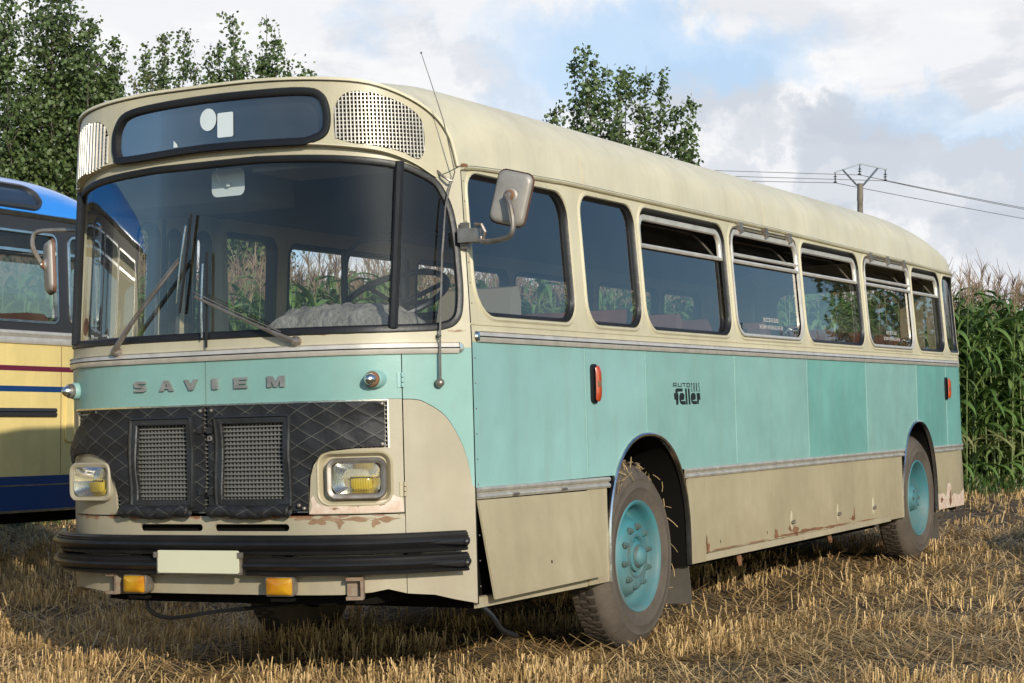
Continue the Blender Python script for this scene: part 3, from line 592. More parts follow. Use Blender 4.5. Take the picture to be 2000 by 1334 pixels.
for V in (VR, VL):
    g = MB(); ss = [p[0] for p in V]; zs = [p[1] for p in V]
    for s in np.arange(min(ss)+.008, max(ss)-.004, .0160 if V is VR else .028):
        k_ = .0038 if V is VR else .006
        zz = [z for z in np.arange(min(zs), max(zs), .004) if inside((s, z), V)]
        if len(zz) > 2:
            loft(g, [(s, min(zz)), (s, max(zz))], [(-k_, -.002), (-k_*.6, .006), (k_*.6, .006), (k_, -.002)], Fa, False, step=.08)
    vg = B('vent_grille', g, 'trim'); g = MB()
    for z in np.arange(min(zs)+.008, max(zs)-.004, .0175):
        run = [s for s in np.arange(min(ss), max(ss), .006) if inside((s, z), V)]
        if len(run) > 2: loft(g, [(run[0], z), (run[-1], z)], [(-.0030, -.012), (-.002, -.004), (.002, -.004), (.0030, -.012)], Fa, False, step=.05)
    B('cross_slats', g, 'alu', vg); B('vent_backing', sheet(MB(), inset_poly(V, -.004), [], Fa, .12, 0, -.045), 'dark', vg)
# lower front: flaps, corners, apron
CC = curve_pts([(.322, 1.319), (.27, 1.317), (.22, 1.303), (.128, 1.242), (.06, 1.134), (.026, 1.033), (.010, .93)], 5)
for far in (False, True):
    mf = (lambda p: [(SL-s, z) for s, z in p[::-1]]) if far else (lambda p: p)
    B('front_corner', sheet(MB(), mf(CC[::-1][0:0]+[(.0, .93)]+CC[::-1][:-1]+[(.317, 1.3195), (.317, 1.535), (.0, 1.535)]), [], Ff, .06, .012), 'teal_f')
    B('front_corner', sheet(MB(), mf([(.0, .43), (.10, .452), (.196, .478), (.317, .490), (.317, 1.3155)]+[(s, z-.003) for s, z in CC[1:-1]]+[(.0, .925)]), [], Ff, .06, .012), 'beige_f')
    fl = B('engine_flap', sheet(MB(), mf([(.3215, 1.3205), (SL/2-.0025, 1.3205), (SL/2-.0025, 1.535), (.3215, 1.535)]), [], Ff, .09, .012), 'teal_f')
    HLo = [(.322, .835), (.738, .835), (.727, .995), (.712, 1.045), (.68, 1.085), (.63, 1.104), (.53, 1.112), (.383, 1.114), (.383, 1.319), (.322, 1.319)]
    bowl = rrect(.372, .694, .873, 1.098, .055, 5) if not far else rrect(.48, .68, .92, 1.05, .045, 5)
    hp = B('headlight_panel', sheet(MB(), mf(HLo), [mf(bowl) if not far else ccw(mf(bowl))], Ff, .05, .012), 'beige_rust')
    q = MB(); loft(q, ccw(mf(bowl)), [(-.006, .0), (-.001, .004), (.006, .001), (.013, -.012), (.020, -.026)] if not far else [(-.004, .0), (.0, .002), (.004, -.02)], Ff, step=.03); B('lamp_recess', q, 'beige', hp)
    B('recess_back', sheet(MB(), ccw(mf(rrect(.385, .679, .886, 1.085, .045, 5))), [], Ff, .08, 0, -.0265), 'beige', hp)
    # headlight: bezel, reflector, lens, yellow bulb
    cs_ = .524 if not far else SL-.585; zc = .985
    hp0, hn0, ha0, hu0 = front_frame(cs_, zc, .0 if not far else .022); ang_ = radians(-22 if not far else 6); hn = Vector((-cos(ang_), sin(ang_), 0)); ha = Vector((0, 0, 1)).cross(hn).normalized(); ha = ha if ha.dot(ha0) > 0 else -ha
    HLf = lambda s, z, d, hp0=hp0, hn=hn, ha=ha, cs_=cs_: tuple(hp0+ha*(s-cs_)+Vector((0, 0, z-zc))+hn*(d+.006))
    bz = [(cs_+a, zc+b) for a, b in rrect(-.124, .124, -.083, .083, .038, 6)]; il = [(cs_+a, zc+b) for a, b in rrect(-.104, .104, -.068, .068, .040, 6)]
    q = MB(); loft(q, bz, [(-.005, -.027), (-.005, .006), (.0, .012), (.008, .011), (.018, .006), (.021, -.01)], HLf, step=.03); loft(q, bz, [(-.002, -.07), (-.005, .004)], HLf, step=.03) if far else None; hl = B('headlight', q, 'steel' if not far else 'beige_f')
    def dome(s, z, d, cs_=cs_): e = max(0, 1-((s-cs_)/.105)**2)*max(0, 1-((z-zc)/.075)**2); return HLf(s, z, d+.020*e**.6)
    B('lens', sheet(MB(), il, [], dome, .02, 0, .006), 'clear', hl)
    q = MB(); v = []; f = []
    for i in range(9):
        for k, (a, b) in enumerate(il): r_ = 1-i/8; v.append(HLf(cs_+(a-cs_)*r_, zc+(b-zc)*r_, .004-.055*(1-r_**2)))
    n = len(il); f = [(i*n+k, i*n+(k+1) % n, (i+1)*n+(k+1) % n, (i+1)*n+k) for i in range(8) for k in range(n)]; q.add(v, f); B('reflector', q, 'refl', hl)
    q = MB(); sg = -1; p, nn, aa, uu = Vector(HLf(cs_-.018, zc-.020, -.030)), hn, ha, hu0
    v = []; 
    pr = rrect(-.046, .046, -.030, .032, .022, 5); n = len(pr); R3 = Matrix((aa, nn, uu)).transposed(); v = []
    for d_, k_ in ((-.012, .8), (.004, 1.), (.014, .96), (.020, .80), (.022, .35)): v += [p+R3 @ Vector((a*k_*(-1 if far else 1), d_, b*k_)) for a, b in pr]
    q.add(v, [(i*n+k, i*n+(k+1) % n, (i+1)*n+(k+1) % n, (i+1)*n+k) for i in range(4) for k in range(n)]+[tuple(4*n+k for k in range(n))]); B('yellow_bulb', q, 'yellow', hl)
    q = MB()
    for dx in np.arange(-.088, .089, .011): q.tube([HLf(cs_+dx, zc-.058, .014), HLf(cs_+dx, zc+.0, .024), HLf(cs_+dx, zc+.058, .014)], .0009, 3, caps=False)
    B('lens_fluting', q, 'clear', hl)
    q = MB(); q.box((-.05, -.003, -.003), (.045, .003, .003), Matrix((aa, nn, uu)).transposed(), p+uu*.024+nn*.02); q.box((-.085, -.003, -.025), (-.080, .003, .003), Matrix((aa, nn, uu)).transposed(), p+uu*.006+nn*.02); B('lamp_shield', q, 'dark', hl)
    # marker lamp
    s_ = .43 if not far else SL-.385; p, nn, aa, uu = front_frame(s_, 1.405, 0)
    nn2 = Vector((-1, -.10 if not far else .25, 0)).normalized()
    q = MB(); q.lathe([(.040, -.03), (.040, .018), (.036, .034), (.034, .036)], p, nn2, 20); mk = B('marker_lamp', q, 'teal')
    q = MB(); q.lathe([(.034, .034), (.033, .052), (.027, .058), (.026, .056)], p, nn2, 20); B('ring', q, 'rust' if not far else 'steel', mk)
    q = MB(); q.lathe([(.027, .054), (.025, .070), (.016, .082), (.006, .088), (0, .089)], p, nn2, 20); B('lens', q, 'refl', mk)
    for z in (1.40, .934):
        q = MB(); s0 = .3185 if not far else SL-.3185
        for dz in (-.022, 0, .022): q.tube([Ff(s0, z+dz-.009, .008), Ff(s0, z+dz+.009, .008)], .007, 7)
        loft(q, [(s0+.014, z-.032), (s0+.014, z+.032)], [(-.008, 0), (-.008, .004), (.008, .004), (.008, 0)], Ff, False); B('flap_hinge', q, 'teal' if z > 1.2 else 'beige')
# filler patch
q = MB(); pts = [(.735, .838), (.722, .868), (.728, .902), (.715, .915), (.700, .882), (.66, .868), (.60, .872), (.54, .866), (.47, .868), (.43, .886), (.39, .893), (.372, .912), (.352, .902), (.330, .897), (.325, .838)]
sheet(q, ccw(pts), [], Ff, .03, 0, .0012); B('filler_patch', q, 'filler', label='pinkish filler patch with rust under the headlight')
for k, (s_, z_, a_, b_) in enumerate(((.40, .808, .045, .010), (.52, .812, .06, .009), (.64, .815, .05, .010), (.70, .806, .035, .014), (.77, .818, .04, .006), (.45, .796, .018, .016), (.60, .796, .016, .018), (.97, .818, .07, .006), (1.10, .82, .05, .005), (1.60, .822, .04, .004), (1.38, 1.613, .03, .004), (.42, .872, .012, .005), (.62, .858, .016, .004), (.52, .87, .008, .006))):
    q = MB(); sheet(q, [(s_+a_*cos(t)*(1+.35*sin(3*t+k)+.2*sin(7*t+2*k)), z_+b_*sin(t)*(1+.4*cos(4*t+k))) for t in np.linspace(0, 2*pi, 26, endpoint=False)], [], Ff, .03, 0, .0016); B('rust_stain', q, M['stain'])
# strip below the flaps with two slots, apron
slots = [rrect(1.285, 1.632, .764, .795, .015, 4), rrect(.834, 1.222, .764, .795, .015, 4)]
ap = [(.320, .491), (.40, .512), (.47, .500), (.60, .492), (SL/2, .490), (1.562, .490), (1.78, .480), (1.95, .494), (2.17, .497), (SL-.32, .497), (SL-.32, .829), (.320, .829)]
B('front_apron', sheet(MB(), ap, slots, Ff, .08, .012), 'beige_rust')
q = MB(); loft(q, [(.33, 1.1), (SL-.33, 1.1)], [(-.36, -.09), (.25, -.09)], Ff, False, step=.1, caps=False); loft(q, [(.75, .78), (1.72, .78)], [(-.035, -.04), (.035, -.04)], Ff, False, step=.1, caps=False); B('grille_backing', q, 'dark')
# belt trim on the front
def trimf():
    trim([(.060, 1.535), (SL-.060, 1.535)], Ff); B('trim_end', endcap((.058, 1.535), Ff, flip=-1), 'chrome')
trimf()
# grille bars
g = MB(); s0, s1 = .388, SL-.36
for z in np.arange(.862, 1.312, .0187):
    a0, a1 = (.742 if z < 1.06 else (.70 if z < 1.11 else s0)), (SL-.742 if z < 1.06 else (SL-.70 if z < 1.11 else s1))
    loft(g, [(a0, z), (a1, z)], [(-.0035, -.012), (-.003, -.004), (.003, -.004), (.0035, -.012)], Ff, False, step=.09)
gr = B('radiator_grille', g, 'mesh_'); g = MB()
for s in np.arange(s0+.01, s1, .0195):
    z0 = .85 if .742 < s < SL-.742 else 1.112
    loft(g, [(s, z0), (s, 1.312)], [(-.004, -.030), (-.004, -.016), (.004, -.016), (.004, -.030)], Ff, False, step=.3)
B('upright_bars', g, 'mesh_', gr)
g = MB(); loft(g, [(s0-.004, 1.112), (s0-.004, 1.316), (s1, 1.316)], [(-.003, 0), (-.003, .006), (.004, .006), (.004, 0)], Ff, False); loft(g, [(.74, .846), (SL-.74, .846)], [(-.003, 0), (-.003, .006), (.003, .006), (.003, 0)], Ff, False); B('grille_edge', g, 'chrome', gr)
# quilted radiator cover in two halves
def wr(s, z, d):
    k = .008+.005*sin(9*s+17*z)+.005*sin(38*z+4*s)*(1 if s < .8 or s > 1.7 else .3)+.003*sin(47*s-23*z); return Ff(s, z, d+max(k, .002)+.004)
RH = rrect(.848, 1.160, .893, 1.240, .012, 3); LH = rrect(1.350, 1.628, .893, 1.246, .012, 3)
RO = [(1.237, 1.309), (1.236, .852), (.742, .852), (.738, .93), (.733, .995), (.712, 1.055), (.675, 1.093), (.62, 1.108), (.53, 1.116), (.402, 1.119), (.398, 1.20), (.400, 1.308), (.79, 1.313)][::-1]
LO = [(1.263, 1.309), (1.263, .852), (1.73, .852), (1.76, .96), (1.79, 1.03), (1.84, 1.082), (1.92, 1.108), (2.02, 1.118), (2.13, 1.10), (2.165, 1.060), (2.175, 1.085), (2.165, 1.15), (2.12, 1.205), (2.03, 1.262), (1.90, 1.310), (1.60, 1.309)]
qc = sheet(MB(), ccw(RO), [RH], wr, .028, .010); rc = B('radiator_cover', qc, 'quilt', label='right half of the quilted radiator cover, buttoned flat')
def wl(s, z, d):
    k = max(0, (s-1.78))*.05*(1+.4*sin(14*z)); a = wr(s, z, d+k*.6); return a
lcov = B('radiator_cover', sheet(MB(), ccw(LO), [LH], wl, .028, .010), 'quilt', label='left half of the quilted radiator cover with its outer edge folded over')
for par, hh, fn in ((rc, rrect(.812, 1.196, .868, 1.266, .012, 3), wr), (lcov, rrect(1.318, 1.668, .868, 1.268, .012, 3), wr)):
    g = MB(); loft(g, hh, [(-.004, .0), (-.002, .012), (.006, .015), (.010, .007), (.032, .007), (.036, .002)], fn, step=.04); B('window_border', g, 'leather', par)
for par, a, b in ((rc, 1.228, .818), (lcov, 1.716, 1.338)):
    g = MB(); pts = [Vector(Ff(a+(b-a)*t, .853+.006*sin(9*t)-.003, .034)) for t in np.linspace(0, 1, 26)]; rr = [.027*(1+.10*sin(21*t)+.07*sin(43*t+1)) for t in np.linspace(0, 1, 26)]; rr[0] *= .72
    g.tube(pts, rr, 16, caps=False); ax = (pts[-1]-pts[-2]).normalized()
    for r0, r1, h in ((.027, .021, 0), (.0205, .0140, -.002), (.0135, .007, -.003)): g.lathe([(r0, h), ((r0+r1)/2, h+.005), (r1, h), (r1*.98, h-.012)], pts[-1], ax, 16)
    ro = B('rolled_flap', g, 'quilt', par)
    for me in (ro.data,):
        u = me.uv_layers['uv'].data; vi = [l.vertex_index for l in me.loops]
        for k, i in enumerate(vi): co = me.vertices[i].co; u[k].uv = (i//16*.016+a, .853+(i % 16)*.0105)
for s, z, par in ((1.212, 1.292, rc), (.41, 1.300, rc), (.412, 1.128, rc), (.752, .862, rc), (.775, .875, rc), (1.272, 1.292, lcov), (1.72, .868, lcov), (1.215, .868, rc), (1.88, 1.302, lcov)):
    g = MB(); p, nn, aa, uu = front_frame(s, z, .022); g.lathe([(.009, -.006), (.008, .002), (.003, .005), (0, .005)], p, nn, 10); B('stud', g, 'steel', par)
g = MB(); p, nn, aa, uu = front_frame(1.222, 1.17, .020); g.lathe([(.006, 0), (.007, .006), (.011, .006), (.013, 0)], p, nn, 14); B('eyelet', g, 'steel', rc)
for z in (1.205, .935):
    for s in (1.222, 1.272): g = MB(); p, nn, aa, uu = front_frame(s, z, .02); g.box((-.014, -.004, -.012), (.014, .008, .012), Matrix((aa, nn, uu)).transposed(), p); B('buckle', g, 'leather', rc)
# SAVIEM in block letters
def strokes(ch):
    q = {'I': [[(0, 0), (1, 0), (1, 1), (0, 1)]], 'V': [[(0, 1), (.36, 0), (.64, 0), (1, 1), (.70, 1), (.5, .38), (.30, 1)]],
         'A': [[(0, 0), (.28, 0), (.34, .20), (.66, .20), (.72, 0), (1, 0), (.66, 1), (.34, 1)], [(.41, .38), (.59, .38), (.5, .74)]],
         'E': [[(0, 0), (1, 0), (1, .24), (.36, .24), (.36, .39), (.92, .39), (.92, .61), (.36, .61), (.36, .76), (1, .76), (1, 1), (0, 1)]],
         'M': [[(0, 0), (.24, 0), (.24, .62), (.42, 0), (.58, 0), (.76, .62), (.76, 0), (1, 0), (1, 1), (.70, 1), (.5, .40), (.30, 1), (0, 1)]],
         'S': [[(.02, .02), (.84, 0), (.97, .1), (1, .3), (1, .48), (.9, .58), (.34, .64), (.32, .72), (.40, .76), (.98, .74), (.98, .98), (.16, 1), (.03, .9), (0, .72), (0, .55), (.10, .43), (.64, .38), (.68, .30), (.62, .25), (.02, .26)]]}
    return q[ch]
for ch, a, b in (('S', 1.644, 1.578), ('A', 1.500, 1.424), ('V', 1.363, 1.291), ('I', 1.213, 1.185), ('E', 1.096, 1.028), ('M', .924, .838)):
    st = strokes(ch); T = lambda p: (a+(b-a)*p[0], 1.385+.048*p[1]); g = MB(); sheet(g, ccw([T(p) for p in st[0]]), [[T(p) for p in h] for h in st[1:]], Ff, .03, .010, .012); B('badge_letter', g, 'badge', ang=20)
# bumper bars, number plate
BP = lambda z0, z1: [(z0-.0, .0), (z0+.004, .024), (z0+.012, .028), (z0+.018, .020), (z0+.026, .031), (z0+(z1-z0)*.42, .044), (z0+(z1-z0)*.55, .052), (z0+(z1-z0)*.66, .046), (z0+(z1-z0)*.70, .034), (z0+(z1-z0)*.78, .036), (z0+(z1-z0)*.80, .027), (z0+(z1-z0)*.90, .028), (z0+(z1-z0)*.93, .018), (z1, .012), (z1, -.01), (z0, -.01)]
def bumper(s0, s1, z0, z1):
    q = MB(); loft(q, [(s0, 0), (s1, 0)], BP(z0, z1), lambda s, z, d: bumpf(s, z, d+.055), False, step=.05); return q
def bumpf(s, z, d):
    # past either corner the bar runs on straight
    if s < .10:
        p = Vector(Ff(.10, 1., d)); t = (Vector(Ff(.10, 1., d))-Vector(Ff(.16, 1., d))).normalized(); p = p+t*(.10-s)
    elif s > SL-.06:
        p = Vector(Ff(SL-.06, 1., d)); t = (p-Vector(Ff(SL-.12, 1., d))).normalized(); p = p+t*(s-SL+.06)
    else: p = Vector(Ff(s, 1., d))
    return (p.x, p.y, z)
ub = B('bumper_bar', bumper(.072, SL+.05, .664, .750), 'bumper', label='upper black rubber bumper bar')
lb = B('bumper_bar', bumper(.068, 1.006, .576, .658), 'bumper', label='near end of the lower bumper bar'); lb2 = B('bumper_bar', bumper(1.462, SL+.05, .576, .658), 'bumper', label='far end of the lower bumper bar')
for par, z in ((ub, .705), (lb, .615)):
    q = MB(); q.tube([bumpf(s, z, .055+.047) for s in np.linspace(.088, .24, 6)], [.014, .015, .012, .009, .005, .001], 8); q.lathe([(.017, -.006), (.014, .008), (.006, .014), (0, .015)], bumpf(.092, z, .055+.052), (-1, -.2, 0), 10); B('end_bulge', q, 'bumper', par)
q = MB(); q.box((-.22, .55, .60), (-.1, .75, .72)); q.box((-.42, 1.0, .60), (-.3, 1.2, .72)); 
for s in (.3, .85, 1.6, 2.1):
    p, nn, aa, uu = front_frame(s, .66, .0); q.box((-.03, 0, -.05), (.03, .07, .05), Matrix((aa, nn, uu)).transposed(), p)
B('bumper_bracket', q, 'dark')
pf = lambda s, z, d: bumpf(s, z, d)
q = MB(); sheet(q, rrect(1.020, 1.448, .590, .688, .008, 3), [], pf, .06, .006, .112); npn = B('number_plate', q, 'plate')
q = MB(); sheet(q, rrect(1.008, 1.460, .584, .670, .006, 3), [], pf, .06, .006, .104)
for s in (1.012, 1.456): p = bumpf(s, .668, .110); q.box((p[0]-.006, p[1]-.012, p[2]-.012), (p[0]+.006, p[1]+.012, p[2]+.012))
B('plate_holder', q, 'steel', npn)
# fog lamps
for sa, sb, tw in ((1.667, 1.541, .35), (.915, .775, -.25)):
    sm = (sa+sb)/2; p = Vector(bumpf(sm, .534, .055)); nn = Vector((-1, .0, 0)); nn.rotate(Matrix.Rotation(-tw*.35, 3, 'Z')); aa = Vector((0, 0, 1)).cross(nn).normalized(); R3 = Matrix((aa, nn, Vector((0, 0, 1)))).transposed()
    q = MB(); pr = rrect(-.070, .070, -.042, .042, .012, 4); v = []
    for d_, k in ((-.05, .72), (-.01, .95), (.018, 1.), (.022, .97), (.022, .88)): v += [p+R3 @ Vector((a*k, d_, b*k)) for a, b in pr]
    n = len(pr); q.add(v, [(i*n+k, i*n+(k+1) % n, (i+1)*n+(k+1) % n, (i+1)*n+k) for i in range(4) for k in range(n)]+[tuple(range(n))]); fo = B('fog_lamp', q, 'steel')
    q = MB(); v = []
    for d_, k in ((.016, .90), (.030, .86), (.038, .70), (.042, .40), (.043, .05)): v += [p+R3 @ Vector((a*k, d_, b*k)) for a, b in pr]
    q.add(v, [(i*n+k, i*n+(k+1) % n, (i+1)*n+(k+1) % n, (i+1)*n+k) for i in range(4) for k in range(n)]+[tuple(4*n+k for k in range(n))]); B('amber_lens', q, 'amber', fo)
    q = MB(); q.box((-.012, -.07, .0), (.012, -.02, .07), R3, p); q.box((-.05, -.03, -.065), (.05, .01, -.052), R3, p); B('bracket', q, 'dark', fo)
# tow brackets
for s, z, w in ((1.755, .535, .032), (.535, .525, .036)):
    p, nn, aa, uu = front_frame(s, z, .012); R3 = Matrix((aa, nn, uu)).transposed(); q = MB(); q.box((-w, 0, -.045), (w, .012, .05), R3, p); q.box((-w, 0, .03), (w, .05, .045), R3, p); q.box((-w, 0, -.05), (w, .055, -.036), R3, p); q.box((-w*1.05, 0, -.045), (-w*.7, .05, .035), R3, p)
    B('towing_bracket', q, M['bracket'])
# wipers
def wiper(piv, elbow, b0, b1, armw=.011):
    q = MB(); P = lambda a, d: Vector(Ff(a[0], a[1], d)); q.lathe([(.022, -.01), (.022, .012), (.012, .028), (0, .03)], P(piv, .012), Vector(front_frame(*piv)[1]), 12)
    m_ = [P((piv[0]+(elbow[0]-piv[0])*t, piv[1]+(elbow[1]-piv[1])*t), .035+.01*sin(pi*t)) for t in np.linspace(0, 1, 10)]
    q.tube(m_, [.014, .012, .010]+[.0065]*7, 6); q.tube([v+Vector((0, .0, .018)) for v in m_[1:]], .003, 5); o = B('wiper', q, 'steel')
    q = MB(); bl = [P((b0[0]+(b1[0]-b0[0])*t, b0[1]+(b1[1]-b0[1])*t), .016) for t in np.linspace(0, 1, 8)]; q.tube(bl, .0065, 6); B('blade', q, 'rubber', o)
    q = MB(); br = [P((b0[0]+(b1[0]-b0[0])*t+.012, b0[1]+(b1[1]-b0[1])*t), .028+.010*sin(pi*t)) for t in np.linspace(.12, .9, 9)]; q.tube(br, .0042, 5); B('blade_bridge', q, 'chrome', o)
wiper((1.744, 1.570), (1.375, 1.955), (1.321, 2.168), (1.382, 1.728)); wiper((.777, 1.578), (1.284, 1.796), (1.232, 1.990), (1.236, 1.570))
# whip aerial and knob
q = MB(); p, nn, aa, uu = front_frame(.159, 1.384, 0); q.lathe([(.006, 0), (.016, .006), (.021, .022), (.017, .036), (.008, .044), (0, .045)], p, nn, 14); an = B('aerial_base', q, 'steel')
pts = [Vector(Ff(.159, 1.39, .030)), Vector(Ff(.156, 1.58, .032)), Vector(Ff(.125, 1.93, .034)), Vector(Ff(.095, 2.15, .036)), Vector(Ff(.075, 2.22, .040)), Vector(Ff(.045, 2.30, .050)), Vector(Ff(.10, 2.52, .09)), Vector(Ff(.155, 2.70, .10)), Vector(Ff(.19, 2.81, .11))]
q = MB(); q.tube(pts, [.0055, .005, .0045, .004, .004, .003, .0022, .0017, .0015], 6); q.lathe([(0, -.006), (.006, 0), (0, .006)], pts[-1], (0, 0, 1), 8); B('aerial_rod', q, 'steel', an)
q = MB(); q.tube([Ff(.11, 2.31, .0), Ff(.10, 2.285, .03), Ff(.07, 2.262, .045), Ff(.055, 2.262, .045)], .006, 6); B('aerial_clip', q, 'steel', an); q = MB(); q.lathe([(.008, 0), (.008, .035), (0, .037)], Ff(.157, 1.585, 0), front_frame(.157, 1.585)[1], 8); B('aerial_clip', q, 'rubber', an)
# mirrors
def mirror(c, wd, ht, arm, base, tilt, nrm, name='wing_mirror', label=None):
    c = Vector(c); nn = Vector(nrm).normalized(); up = Vector((0, 0, 1)); up.rotate(Matrix.Rotation(tilt, 3, nn)); up = (up-nn*up.dot(nn)).normalized(); aa = up.cross(nn).normalized(); R3 = Matrix((aa, nn, up)).transposed()
    pr = rrect(-wd/2, wd/2, -ht/2, ht/2, .035, 6); n = len(pr)
    def shell(L, cap=True):
        v = []
        for d_, k in L: v += [c+R3 @ Vector((a*k, d_, b*k)) for a, b in pr]
        return v, [(i*n+k, i*n+(k+1) % n, (i+1)*n+(k+1) % n, (i+1)*n+k) for i in range(len(L)-1) for k in range(n)]+([tuple((len(L)-1)*n+k for k in range(n))] if cap else [])
    q = MB(); q.add(*shell([(-.004, .985), (.010, .965), (.020, .90), (.024, .80), (.026, .4)])); q.lathe([(.040, .022), (.038, .027), (.034, .026), (.026, .030), (.024, .036), (.0, .037)], c+up*.01, nn, 20); m_ = B(name, q, 'mirrorback', label=label)
    q = MB(); q.add(*shell([(-.008, .96), (-.010, 1.01), (-.002, 1.025), (.006, 1.0)], False)); B('rubber_edge', q, 'mrubber', m_)
    q = MB(); q.add(*shell([(-.006, .97), (-.0065, .5)])); B('mirror_glass', q, 'mirror', m_)
    q = MB(); q.lathe([(.0, .055), (.014, .052), (.016, .040), (.012, .034)], c+up*.01, nn, 10); q.tube([Vector(p) for p in arm], .0115, 8); B('mirror_arm', q, 'steel', m_); q = MB(); q.lathe([(.024, .030), (.022, .040), (.015, .046)], c+up*.01, nn, 14); B('boss', q, 'rust', m_)
    q = MB(); q.box(*base); B('mirror_bracket', q, 'steel', m_)
    return m_
mirror((-.03, -.232, 2.165), .165, .235, curve_pts([(-.085, -.232, 2.175), (-.10, -.262, 2.12), (-.10, -.272, 2.05), (-.095, -.255, 2.0), (-.08, -.20, 1.987), (-.05, -.13, 1.985), (-.03, -.085, 1.99), (-.03, -.078, 2.01)], 5), ((-.045, -.055, 1.990), (.015, .03, 2.050)), radians(-15), (-1, -.12, .0), label='near wing mirror with grey back on a bent tube arm')
q = MB(); q.tube([(-.03, -.05, 1.998), (-.03, -.085, 1.992), (-.035, -.10, 2.03), (-.035, -.085, 2.062), (-.03, -.05, 2.065)], .009, 7); q.box((-.012, .0, 1.965), (.012, .035, 2.08)); B('mirror_bracket', q, 'steel')
mirror((.02, 2.352, 2.03), .135, .265, curve_pts([(.0, 2.395, 2.05), (-.02, 2.425, 2.12), (-.02, 2.430, 2.17), (-.01, 2.405, 2.205), (.02, 2.30, 2.208), (.05, 2.16, 2.20)], 5), ((.03, 2.10, 2.17), (.08, 2.16, 2.23)), radians(5), (-1, .75, 0), label='far wing mirror with rust stained back')
# side marker lights
for x, zz0, zz1 in ((1.243, 1.290, 1.478), (7.974, 1.294, 1.468)):
    q = MB(); loft(q, rrect(x-.028, x+.028, zz0, zz1, .022, 4), [(-.003, 0), (-.003, .014), (.004, .016), (.006, .0)], Sn, step=.03); sheet(q, rrect(x-.026, x+.026, zz0+.002, zz1-.002, .02, 4), [], Sn, .1, 0, .012); mk = B('side_marker_light', q, 'rubber')
    zc = (zz0+zz1)/2; hh = (zz1-zz0)/2
    fn = lambda u, z, d: Sn(u, z, d+.030*max(0, 1-abs((z-zc)/(hh*1.02))**5)**.6*max(0, 1-abs((u-x)/.026)**3)**.5)
    sheet(q := MB(), rrect(x-.024, x+.024, zz0+.006, zz1-.006, (.016,)*4, 4), [], fn, .008, 0, .015); B('orange_lens', q, 'orange', mk)
    q = MB(); v = []; q.box((x-.020, -.0465, zc-.016), (x+.004, -.03, zc+.014)); B('lens_centre', q, 'rust', mk)
# black lettering on the side: coordinates measured on the sign itself
def LX(x): return 2.268+(x-465)/680*.392
def LZ(y): return 1.396-(y-375)/555*.120
def R_(x0, y0, x1, y1): return [(x0, y0), (x1, y0), (x1, y1), (x0, y1)]
feller = [('letter_f', [[(520, 640), (520, 560), (545, 520), (700, 520), (700, 600), (580, 600), (565, 640), (588, 640), (590, 800), (580, 930), (530, 930), (530, 815), (490, 790), (480, 640)]]),
          ('letter_e', [[(612, 700), (640, 640), (700, 630), (735, 670), (740, 760), (720, 810), (650, 815), (655, 835), (760, 840), (765, 925), (680, 930), (630, 890), (612, 800)]]),
          ('letter_l', [[(755, 520), (798, 520), (815, 925), (775, 925)]]), ('letter_l', [[(828, 520), (870, 520), (888, 925), (845, 925)]]),
          ('letter_e', [[(900, 700), (925, 640), (985, 630), (1022, 670), (1027, 760), (1008, 810), (940, 815), (945, 835), (1050, 840), (1055, 915), (970, 925), (920, 890), (902, 800)]]),
          ('letter_r', [[(1050, 635), (1135, 635), (1145, 805), (1105, 808), (1098, 915), (1062, 915)]])]
small = [('letter_a', [R_(467, 380, 550, 402), R_(467, 404, 484, 490), R_(533, 404, 550, 490), R_(486, 440, 531, 462)]), ('letter_u', [R_(585, 385, 602, 487), R_(660, 385, 677, 487), R_(604, 467, 658, 487)]), ('letter_t', [R_(697, 380, 778, 402), R_(730, 404, 748, 487)]), ('letter_o', [R_(800, 380, 880, 402), R_(800, 404, 817, 465), R_(863, 404, 880, 465), R_(800, 467, 880, 488)]),
         ('letter_c', [R_(915, 380, 945, 400), R_(915, 402, 926, 575), R_(915, 577, 945, 598), R_(936, 402, 945, 430)]), ('letter_a', [R_(975, 380, 1003, 400), R_(975, 402, 984, 598), R_(994, 402, 1003, 598), R_(986, 470, 992, 500)]), ('letter_r', [R_(1040, 380, 1065, 400), R_(1040, 402, 1052, 598), R_(1060, 402, 1067, 480), R_(1053, 480, 1062, 510), R_(1060, 512, 1068, 598)]), ('letter_s', [R_(1100, 380, 1130, 400), R_(1100, 402, 1110, 480), R_(1112, 468, 1130, 490), R_(1121, 492, 1131, 575), R_(1100, 577, 1131, 598)])]
for nm, polys in feller+small:
    q = MB()
    for p in polys: sheet(q, ccw([(LX(a), LZ(b)) for a, b in p]), [], Sn, .5, 0, .0012)
    B(nm, q, 'black', smooth=False)
